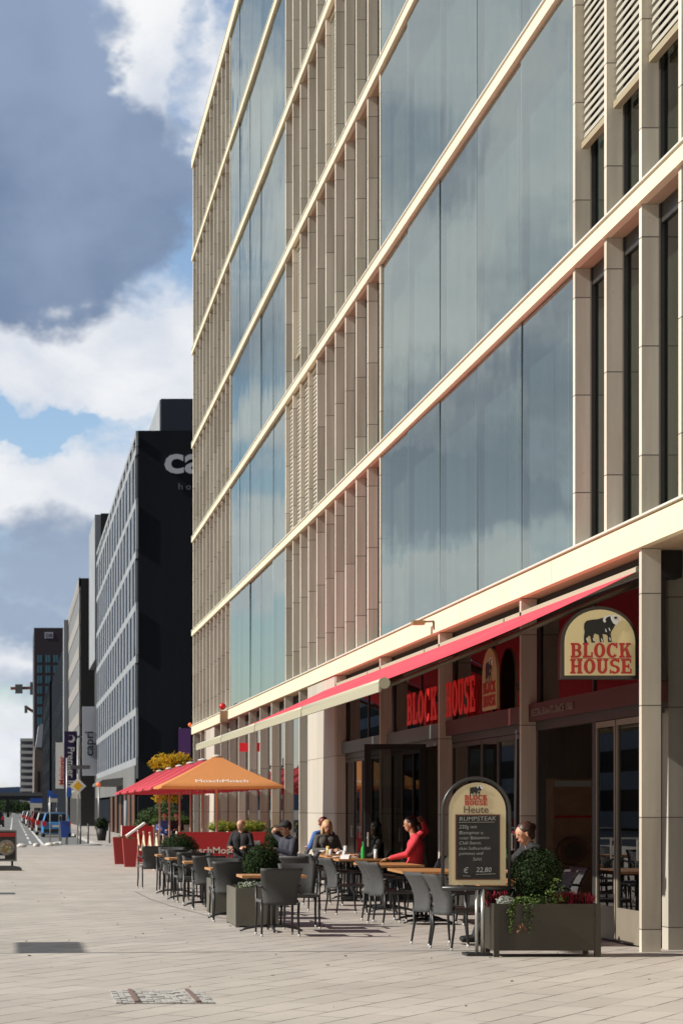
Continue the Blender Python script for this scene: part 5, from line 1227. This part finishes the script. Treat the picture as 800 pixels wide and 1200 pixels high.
for ri, z in enumerate([46.9 - 3.06 * k for k in range(10)]):
    for cx_ in (7.0, 9.4, 11.75, 14.1):
        b = MB(); b.box(cx_, 599.95, z - 2.2, cx_ + .68, 600.05, z); b.box(cx_ + .8, 599.95, z - 2.2, cx_ + 1.45, 600.05, z); b.build('window', wb, t)
b = MB(); b.box(9.2, 599.9, 51.8, 11.7, 600, 53.6); b.build('logo_box', mat('lilac_white', (.40, .40, .48), .5), t)
text_obj('DB', 1.6, mat('logo_ink', (.08, .07, .12), .5), t, (10.45, 599.86, 52.15), '-Y', .05, .03)
t = thing('old_building', 'brownish building with a white curved top storey in front of the far tower', 'building', (5, 430, 0))
b = MB(); b.prism([(4.3, 0), (6.6, 0), (6.6, 19), (5.6, 19), (4.5, 14)], 430, 470, 'Y'); b.build('wall', mat('brown_render', (.12, .095, .085), .8, var=.25, vscale=.2), t)
b = MB(); b.prism([(4.7, 14.6), (6.0, 14.6), (6.3, 19.6), (5.3, 19.2)], 429.6, 440, 'Y'); b.build('top_storey', mat('pale_top', (.34, .36, .40), .6), t)
b = MB(); b.box(5.1, 429.5, 4.8, 5.7, 429.9, 9.5); b.build('dark_sign', M['black'], t); b = MB(); b.box(5.05, 429.4, 3.2, 5.75, 429.8, 4.6); b.build('red_sign', MATS['red_sign'], t)
t = thing('white_tower', 'distant slim white apartment tower with stacked balconies left of the dark tower', 'building', (4, 650, 0)); b = MB(); b.box(2.3, 650, 0, 6.5, 680, 24); b.build('wall', mat('tower_dark_grey', (.11, .12, .14), .6), t)  # dark grey wall behind the white balcony strips
for k in range(12): b = MB(); b.box(2.15, 649.4, 1.2 + k * 2, 6.5, 650, 2.1 + k * 2); b.build('balcony', mat('tower_white', (.55, .55, .55), .6) if 'tower_white' not in MATS else MATS['tower_white'], t)
t = thing('rail_bridge', 'dark elevated bridge crossing the far end of the street', 'bridge', (0, 420, 0)); b = MB(); b.box(-40, 420, 3.5, 5.9, 428, 4.3); b.build('deck', mat('bridge_dark', (.03, .032, .035), .7), t)
b = MB(); b.box(-40, 419.8, 4.3, 5.9, 419.95, 5.0); b.build('parapet', mat('bridge_rail', (.10, .105, .11), .6), t)
for x in (-8, -1.4, 5.0): b = MB(); b.box(x, 421, ROADZ, x + .6, 427, 3.5); b.build('pier', MATS['bridge_dark'], t)
b = MB(); b.box(-3, 900, 0, 5, 960, 6); b.box(-20, 900, 0, -3, 960, 8)
tag(b.build('low_sheds', mat('far_dark', (.06, .065, .07), .8)), 'low dark sheds at the far end of the street under the bridge', 'building')
b = MB()
for (x, y, z, r) in ((-1.2, 500, 2.2, 2.2), (1.2, 520, 2.0, 1.8), (3.2, 510, 1.8, 1.6), (-3.5, 510, 2.6, 2.6)): b.leaves((x, y, z), (r, r, r), 700, .5, mis=[0], shell=.2)
tag(b.build('far_trees', [M['box']], rec=False), 'green trees in the distance below the bridge', 'trees', kind='stuff')
b = MB(); prof = [(-900, 0)] + [(x, 34 + 9 * noise.noise(Vector((x * .006, 3, 0))) + 6 * math.sin(x * .004)) for x in range(-900, 901, 30)] + [(900, 0)]
b.prism(prof, 3000, 3600, 'Y'); tag(b.build('hills', mat('blue_hills', (.06, .10, .20), .9)), kind='structure')
# cranes
def crane(lab, pts, boxes, post, col_):
    t = thing('crane', lab, 'crane', (post[0], post[1], 0)); b = MB(); b.bar(pts[0], pts[1], .7, .9); b.build('jib', mat(col_[0], col_[1], .6) if col_[0] not in MATS else MATS[col_[0]], t)
    for q in boxes: b = MB(); b.box(*q); b.build('counterweight', M['conc2'], t)
    b = MB(); b.box(post[0] - .6, post[1] - .6, 0, post[0] + .6, post[1] + .6, post[2]); b.build('mast', MATS[col_[0]], t)
crane('red tower crane arm with a grey counterweight left of the far tower', ((-.9, 660, 40.6), (22, 660, 41.2)), [(.6, 659, 39.0, 3.0, 661, 41.9), (5.4, 659, 38.6, 6.8, 661, 42.6)], (14, 660, 41), ('crane_red', (.30, .07, .05)))
crane('lower red crane arm slanting down behind the far tower', ((3.9, 680, 35.8), (16, 680, 28)), [(3.7, 679, 33.6, 4.7, 681, 36.0)], (16, 680, 28), ('crane_red', (.30, .07, .05)))
# buildings on the other side of the street (seen only in the glass)
M['lblue'] = mat('far_facade', (.16, .20, .24), .6, var=.2, vscale=.2)
for i, (y0, y1, h, lab) in enumerate(((60, 120, 17, 'grey office block across the street, nearest one'), (128, 190, 21, 'grey office block across the street, second one'), (200, 330, 18, 'grey office block across the street, longest one'))):
    t = thing('opposite_block', lab, 'building', (-36, y0, 0)); b = MB(); b.box(-52, y0, 0, -36, y1, h); b.build('wall', M['lblue'], t)
    b = MB(); y = y0 + 1
    for zz in range(int(h / 3.3)): b.box(-36.05, y0 + 1, 1.4 + zz * 3.3, -35.99, y1 - 1, 3.2 + zz * 3.3)
    b.build('window_bands', M['hwin2'], t)

# ------------------------------------------------------------------ cars
def car(x, y, m, lab, z=ROADZ, L=4.1, W=1.76, H=1.48, van=False):
    """seen from behind; rear at y"""
    t = thing('parked_car', lab, 'car', (x, y, z), group='cars on the street'); hw = W / 2
    b = MB(); prof = [(0.02, .28), (.0, .5), (.05, .88), (.10, .95), (1.2, .97), (L - 1.15, .93), (L - .12, .70), (L, .5), (L - .02, .26), (L - .25, .2), (.2, .2)]
    A = []; 
    for sx in (-1, -.9, .9, 1):
        k = 1 if abs(sx) < 1 else .94
        A.append([b.bm.verts.new((x + sx * hw, y + (p[0] - L/2) * k + L/2, z + .2 + (p[1] - .2) * (1 if abs(sx) < 1 else .97))) for p in prof])
    n = len(prof)
    for P, Q in zip(A, A[1:]):
        for i in range(n): b.bm.faces.new((P[i], P[(i+1) % n], Q[(i+1) % n], Q[i]))
    b.bm.faces.new(A[0]); b.bm.faces.new(list(reversed(A[-1]))); b.build('body', m, t)
    b = MB(); roof = [(.25, 1.40), (.5, H), (2.2, H - .02), (2.6, 1.38)]; low = [(.08, .94), (.10, .96), (3.0, .97), (3.1, .95)]
    P = [b.bm.verts.new((x - hw * .90, y + q[0], z + q[1])) for q in (low[0], low[3])] + [b.bm.verts.new((x - hw * .72, y + q[0], z + q[1])) for q in (roof[3], roof[2], roof[1], roof[0])]
    Q = [b.bm.verts.new((2 * x - v.co.x, v.co.y, v.co.z)) for v in P]
    b.bm.faces.new(P); b.bm.faces.new(list(reversed(Q)))
    for i in range(6):
        f = b.bm.faces.new((P[i], P[(i+1) % 6], Q[(i+1) % 6], Q[i]))
    b.build('cabin_glass', M['hwin2'], t)
    b = MB(); b.box(x - hw * .74, y + .30, z + H - .06, x + hw * .74, y + 2.45, z + H + .015); b.bevel(.03, 2)
    for sx in (-1, 1): b.bar((x + sx * hw * .74, y + .32, z + H - .04), (x + sx * hw * .90, y + .06, z + .95), .10, .06)
    b.build('roof', m, t)
    for sx in (-1, 1):
        b = MB(); b.box(x + sx * hw * .70, y - .015, z + .68, x + sx * hw * .99, y + .10, z + .98); b.build('tail_light', mat('tail_red', (.55, .02, .015), .3, emit=(1, .03, .02), estr=.03) if 'tail_red' not in MATS else MATS['tail_red'], t)
        for wy in (.75, L - .8):
            b = MB(); m4 = Matrix.Translation((x + sx * (hw - .1), y + wy, z + .31)) @ Matrix.Rotation(R(90), 4, 'Y')
            for v in [b.lathe([(.31, -.1), (.31, .1)], (0, 0, 0), 18)]: pass
            b.bm.transform(m4); w = b.build('wheel', mat('tyre', (.015, .015, .015), .8) if 'tyre' not in MATS else MATS['tyre'], t)
    b = MB(); b.box(x - hw * .9, y - .03, z + .30, x + hw * .9, y + .05, z + .50); b.build('bumper', M['leg'], t)
    b = MB(); b.box(x - .26, y - .04, z + .62, x + .26, y - .02, z + .74); b.build('number_plate', M['wht'], t)
    return t
car(2.62, 124, mat('car_blue', (.05, .22, .50), .25, spec=.8), 'bright blue parked hatchback, nearest of the parked cars')
car(2.35, 134, mat('car_silver', (.40, .40, .40), .25, spec=.8), 'silver parked car directly behind the blue one')
car(2.55, 146, mat('car_dark', (.03, .03, .035), .25, spec=.8), 'dark parked car two behind the blue one')
car(2.25, 158, mat('car_red', (.20, .03, .03), .25, spec=.8), 'dull red parked car beyond the silver one')
for i, (x, y, c_, lab) in enumerate(((2.2, 185, (.06, .06, .07), 'dark parked car beyond the red one'), (2.1, 205, (.55, .55, .56), 'white parked car in the far row'), (2.0, 228, (.05, .05, .06), 'black parked car farthest but one in the row'), (1.9, 252, (.45, .45, .46), 'pale parked car farthest in the row'))):
    car(x, y, mat('car_paint', c_, .25, spec=.8), lab)
car(-1.75, 195, mat('car_black', (.02, .02, .022), .2, spec=.8), 'black car with red tail lights driving away at the left edge')
car(-2.1, 232, MATS['car_red'], 'red car driving ahead of the black one at the left edge')

# ------------------------------------------------------------------ people (one continuous body mesh each)
M['skin'] = mat('skin', (.52, .28, .18), .5); M['skin_d'] = mat('skin_tan', (.40, .20, .12), .5)
def capsule(mb, a, b_, ra, rb, n=12):
    a, b_ = Vector(a), Vector(b_); d = b_ - a; L_ = d.length
    if L_ < 1e-5: mb.ball(a, ra, 12); return
    mb.tube([a, a.lerp(b_, .33), a.lerp(b_, .66), b_], [ra, ra + (rb - ra) * .33, ra + (rb - ra) * .66, rb], n)
    mb.ball(a, ra, 12); mb.ball(b_, rb, 12)
def hand(segs, wrist, dirv, palmn, side, curl=.5, s=1.0, mi='skin'):
    """palm plus four unequal fingers and a thumb; dirv from wrist to fingers, palmn out of the palm"""
    d = Vector(dirv).normalized(); n = Vector(palmn); n = (n - d * n.dot(d)).normalized(); sd = d.cross(n).normalized() * side; w = Vector(wrist)
    for k in (-1, 0, 1): segs.append((w + sd * .018 * k, w + d * .085 * s + sd * .026 * k, .017 * s, .015 * s, mi))
    for k, L_ in zip((-1.5, -.5, .5, 1.5), (.062, .074, .080, .070)):
        p0 = w + d * .088 * s + sd * .021 * k * s; a1 = d * math.cos(curl * .6) + n * math.sin(curl * .6); p1 = p0 + a1 * L_ * .5 * s
        a2 = d * math.cos(curl * 1.6) + n * math.sin(curl * 1.6); p2 = p1 + a2 * L_ * .5 * s
        segs.append((p0, p1, .0095 * s, .0088 * s, mi)); segs.append((p1, p2, .0088 * s, .0075 * s, mi))
    t0 = w + d * .025 * s + sd * .028 * s; t1 = t0 + (d * .6 + sd * .8).normalized() * .04 * s; t2 = t1 + (d + n * .5).normalized() * .032 * s
    segs.append((t0, t1, .012 * s, .011 * s, mi)); segs.append((t1, t2, .011 * s, .009 * s, mi))
def person(loc, rz, lab, top, legs, shoe, hair, skin, pose, hairstyle='short', s=1.0, hairs=None):
    """pose: dict of joints in local coordinates, figure looking to +Y"""
    P = dict(pel=(0, 0, .55), sp=(0, -.03, .74), ch=(0, -.02, .96), nk=(0, -.01, 1.10), hd=(0, .02, 1.25),
             shl=(-.175, -.02, 1.04), shr=(.175, -.02, 1.04), ell=(-.25, .05, .80), elr=(.25, .05, .80), wrl=(-.16, .30, .80), wrr=(.16, .30, .80),
             hpl=(-.09, .02, .52), hpr=(.09, .02, .52), knl=(-.13, .42, .52), knr=(.13, .42, .52), anl=(-.13, .40, .09), anr=(.13, .40, .09))
    P.update(pose); P = {k: Vector(v) if isinstance(v, (tuple, list)) else v for k, v in P.items()}
    look = Vector(P.get('look', (0, 1, 0))).normalized(); hd = P['hd']; side = look.cross(Vector((0, 0, 1))).normalized(); up = side.cross(look).normalized()
    S = []
    S.append((P['pel'] + Vector((-.06, 0, 0)), P['pel'] + Vector((.06, 0, 0)), .125, .125, 'legs'))
    for dx in (-.055, .055): S.append((P['pel'] + Vector((dx, 0, .06)), P['sp'] + Vector((dx, 0, 0)), .115, .108, 'top'))
    for dx in (-.075, .075): S.append((P['sp'] + Vector((dx * .8, 0, 0)), P['ch'] + Vector((dx, .01, 0)), .118, .126, 'top'))
    S.append((P['shl'], P['nk'] + Vector((-.02, 0, -.02)), .068, .062, 'top')); S.append((P['shr'], P['nk'] + Vector((.02, 0, -.02)), .068, .062, 'top'))
    S.append((P['nk'] - Vector((0, 0, .03)), hd - up * .07 - look * .015, .056, .052, 'skin'))
    S.append((hd + up * .03 - look * .015, hd + up * .03 + look * .012, .088, .084, 'skin')); S.append((hd - up * .055 + look * .03, hd - up * .01 + look * .02, .052, .066, 'skin'))
    S.append((hd + look * .086 + up * .018, hd + look * .098 - up * .014, .008, .0115, 'skin'))                 # nose
    S.append((hd + look * .085 - up * .052 - side * .02, hd + look * .085 - up * .052 + side * .02, .009, .009, 'lip'))
    for q in (-1, 1): S.append((hd + side * .085 * q + up * .02, hd + side * .09 * q - up * .02, .012, .012, 'skin'))     # ears
    for a in ('l', 'r'):
        S.append((P['sh' + a], P['el' + a], .070, .056, 'top')); S.append((P['el' + a], P['wr' + a], .053 if not P.get('bare_' + a) else .044, .037 if not P.get('bare_' + a) else .031, 'top' if not P.get('bare_' + a) else 'skin'))
        S.append((P['hp' + a], P['kn' + a], .088, .062, 'legs')); S.append((P['kn' + a], P['an' + a], .060, .042, 'legs'))
        f = P['an' + a]; fd = P.get('foot', Vector((0, 1, 0))); S.append((f + Vector((0, 0, -.045)) - fd * .03, f + fd * .16 + Vector((0, 0, -.055)), .042, .033, 'shoe'))
        hv = P.get('hand' + a, P['wr' + a] - P['el' + a]); hand(S, P['wr' + a] + Vector(hv).normalized() * .02, hv, P.get('palm' + a, Vector((0, 0, -1))), 1 if a == 'l' else -1, P.get('curl', .6), 1.05)
    mb = MB()
    for (a, b_, ra, rb, tg) in S: capsule(mb, a, b_, ra, rb, 12)
    me = bpy.data.meshes.new('tmp'); mb.bm.to_mesh(me); mb.bm.free(); o = bpy.data.objects.new('tmp', me); col.objects.link(o)
    rm = o.modifiers.new('r', 'REMESH'); rm.mode = 'VOXEL'; rm.voxel_size = .0085; sm = o.modifiers.new('s', 'SMOOTH'); sm.iterations = 3; sm.factor = .5
    dg = bpy.context.evaluated_depsgraph_get(); m2 = bpy.data.meshes.new_from_object(o.evaluated_get(dg)); bpy.data.objects.remove(o)
    m2.materials.clear(); idx = {'skin': 0, 'top': 1, 'legs': 2, 'shoe': 3, 'lip': 4}
    for m_ in (skin, top, legs, shoe, MATS.get('lip') or mat('lip', (.35, .10, .08), .5)): m2.materials.append(m_)
    import numpy as np
    n = len(m2.polygons); C_ = np.empty(n * 3, dtype=np.float64); m2.polygons.foreach_get('center', C_); C_ = C_.reshape(-1, 3)
    best = np.full(n, 1e9); mi = np.zeros(n, dtype=np.int32)
    for (a, b_, ra, rb, tg) in S:
        a = np.array(a); d = np.array(b_) - a; L2 = max(d @ d, 1e-9); t_ = np.clip((C_ - a) @ d / L2, 0, 1); dist = np.linalg.norm(C_ - (a + t_[:, None] * d), axis=1) - (ra + (rb - ra) * t_)
        k = dist < best; best[k] = dist[k]; mi[k] = idx[tg]
    m2.polygons.foreach_set('material_index', mi); m2.polygons.foreach_set('use_smooth', np.ones(n, dtype=bool)); m2.name = 'person'; m2.update()
    o = bpy.data.objects.new('person', m2); col.objects.link(o); o.location = loc; o.rotation_euler = (0, 0, rz); o.scale = (s, s, s); tag(o, lab, 'person')
    # hair / hat
    hm = MB()
    if hairstyle != 'bald':
        q = Matrix((side, look, up)).transposed().to_4x4()
        big = .104 if hairstyle != 'cap' else .108
        hm.ball(hd + up * .045 - look * .030, (big * .93, big * 1.02, big * .93), 20, 0, .10, q)
        if hairstyle == 'long':
            for dx in (-.05, 0, .05): hm.ball(hd + side * dx - look * .06 - up * .08, (.05, .055, .16), 14, 0, .2, q)
            for dx in (-.085, .085): hm.ball(hd + side * dx - look * .01 - up * .07, (.03, .05, .13), 12, 0, .2, q)
        if hairstyle == 'bun': hm.ball(hd - look * .115 + up * .05, .045, 12, 0, .2); hm.ball(hd - look * .07 - up * .02, (.07, .05, .07), 12, 0, .1, q)
        if hairstyle == 'cap': hm.ball(hd + up * .075 + look * .075, (.075, .085, .014), 14, 0, 0, q)
        ho = hm.build('cap' if hairstyle == 'cap' else 'hair', hair, o, world=False)
    em = MB()
    for q in (-1, 1): em.ball(hd + look * .083 + side * .032 * q + up * .022, (.011, .011, .008), 8)
    em.build('eyes', MATS.get('eye') or mat('eye', (.02, .015, .012), .3), o, world=False)
    return o
def fab(n, c): return mat(n, c, .85, var=.2, vscale=14, bump=1.0, bscale=9)
F = {'red': fab('red_jacket', (.55, .035, .05)), 'black': fab('black_cloth', (.014, .014, .016)), 'navy': fab('navy_cloth', (.018, .022, .045)), 'slate': fab('slate_cloth', (.035, .038, .055)),
     'grey': fab('grey_cloth', (.075, .072, .065)), 'dgrey': fab('dark_grey_cloth', (.03, .03, .03)), 'blue': fab('blue_cloth', (.05, .12, .35)), 'jeans': fab('jeans', (.03, .05, .10)), 'white': fab('white_cloth', (.65, .65, .66))}
H = {'black': mat('hair_black', (.010, .008, .007), .5), 'brown': mat('hair_brown', (.05, .022, .014), .5, var=.3, vscale=30), 'blond': mat('hair_blond', (.50, .33, .15), .5, var=.3, vscale=40), 'redb': mat('hair_auburn', (.14, .03, .02), .5, var=.3, vscale=30)}
LX = R(90)      # rotation that makes the figure look to -X
person((6.30, 32.42, 0), LX - .1, 'man in a bright red jacket leaning back with one hand behind his head', F['red'], F['black'], F['black'], H['black'], M['skin_d'],
       dict(pel=(0, -.02, .57), sp=(0, -.08, .76), ch=(0, -.09, .99), nk=(.0, -.06, 1.14), hd=(0, .0, 1.31), shl=(-.18, -.08, 1.08), shr=(.18, -.09, 1.08),
            ell=(-.20, .06, .86), wrl=(-.10, .30, .80), elr=(.22, -.26, 1.22), wrr=(.09, -.20, 1.36), handr=(-.7, .3, .2), palmr=(0, 1, 0), look=(.1, 1, -.12), curl=.5), 'short', 1.03)
person((4.76, 35.5, 0), LX + .5, 'man in a black cap shielding his face with a raised forearm', F['slate'], F['black'], F['black'], F['black'], M['skin'],
       dict(sp=(0, -.04, .75), ch=(0, -.03, .98), nk=(0, -.0, 1.11), hd=(0, .05, 1.25), elr=(.33, .04, 1.20), wrr=(.10, .19, 1.25), bare_r=True, handr=(-.8, .25, -.15), palmr=(0, 0, 1), wrl=(-.1, .32, .9), ell=(-.26, .10, .82), look=(0, 1, -.25)), 'cap')
person((6.28, 35.42, 0), LX - .05, 'woman in a dark jacket with a white collar sitting in the shade', F['dgrey'], F['black'], F['black'], H['black'], M['skin_d'], dict(look=(0, 1, -.15)), 'long')
b = MB(); b.tube([(6.20, 35.36, 1.115), (6.16, 35.42, 1.12), (6.20, 35.48, 1.115)], [.02, .026, .02], 8); bpy.data.meshes
wc = b.build('collar', F['white']); pw_ = [o for o in col.objects if o.name.startswith('person')][-1]
wc.parent = pw_; wc.matrix_parent_inverse = Matrix.Identity(4)
_inv = (Matrix.Translation(pw_.location) @ pw_.rotation_euler.to_matrix().to_4x4()).inverted(); wc.data.transform(_inv); KIDS.setdefault(pw_.name, []).append(wc)
person((6.03, 39.3, 0), R(180) + .15, 'blonde woman in a grey jacket sitting behind the laid table', F['grey'], F['black'], F['black'], H['blond'], M['skin'], dict(wrl=(-.1, .34, .82), wrr=(.1, .34, .82), look=(.1, 1, -.25)), 'long')
person((6.28, 41.4, 0), R(20), 'red haired person in a blue top sitting behind the blonde woman', F['blue'], F['jeans'], F['black'], H['redb'], M['skin'], dict(), 'short', 1.04)
person((4.82, 43.2, 0), R(160), 'bald man in black sitting in front of the red banner', F['black'], F['black'], F['black'], H['black'], M['skin'], dict(look=(.5, 1, .05)), 'bald')
person((6.24, 24.7, 0), LX + .12, 'woman with brown hair in a bun and navy jacket behind the clipped bush', F['black'], F['black'], F['black'], H['brown'], M['skin'],
       dict(look=(-.05, 1, -.3), hd=(0, .06, 1.22), wrr=(.08, .34, 1.02), elr=(.22, .18, .84), handr=(-.1, .3, .8), knl=(-.13, .42, .50), anl=(-.12, .66, .085), anr=(.10, .60, .085), curl=.9), 'bun', 1.06)
person((5.62, 75.9, 0), R(170), 'small figure in a light blue top between the umbrella poles', F['blue'], F['black'], F['black'], H['brown'], M['skin'], dict(), 'short', 1.06)
person((6.05, 75.7, 0), R(150), 'small dark dressed figure right of the one in light blue', F['black'], F['black'], F['black'], H['black'], M['skin'], dict(), 'short', 1.06)
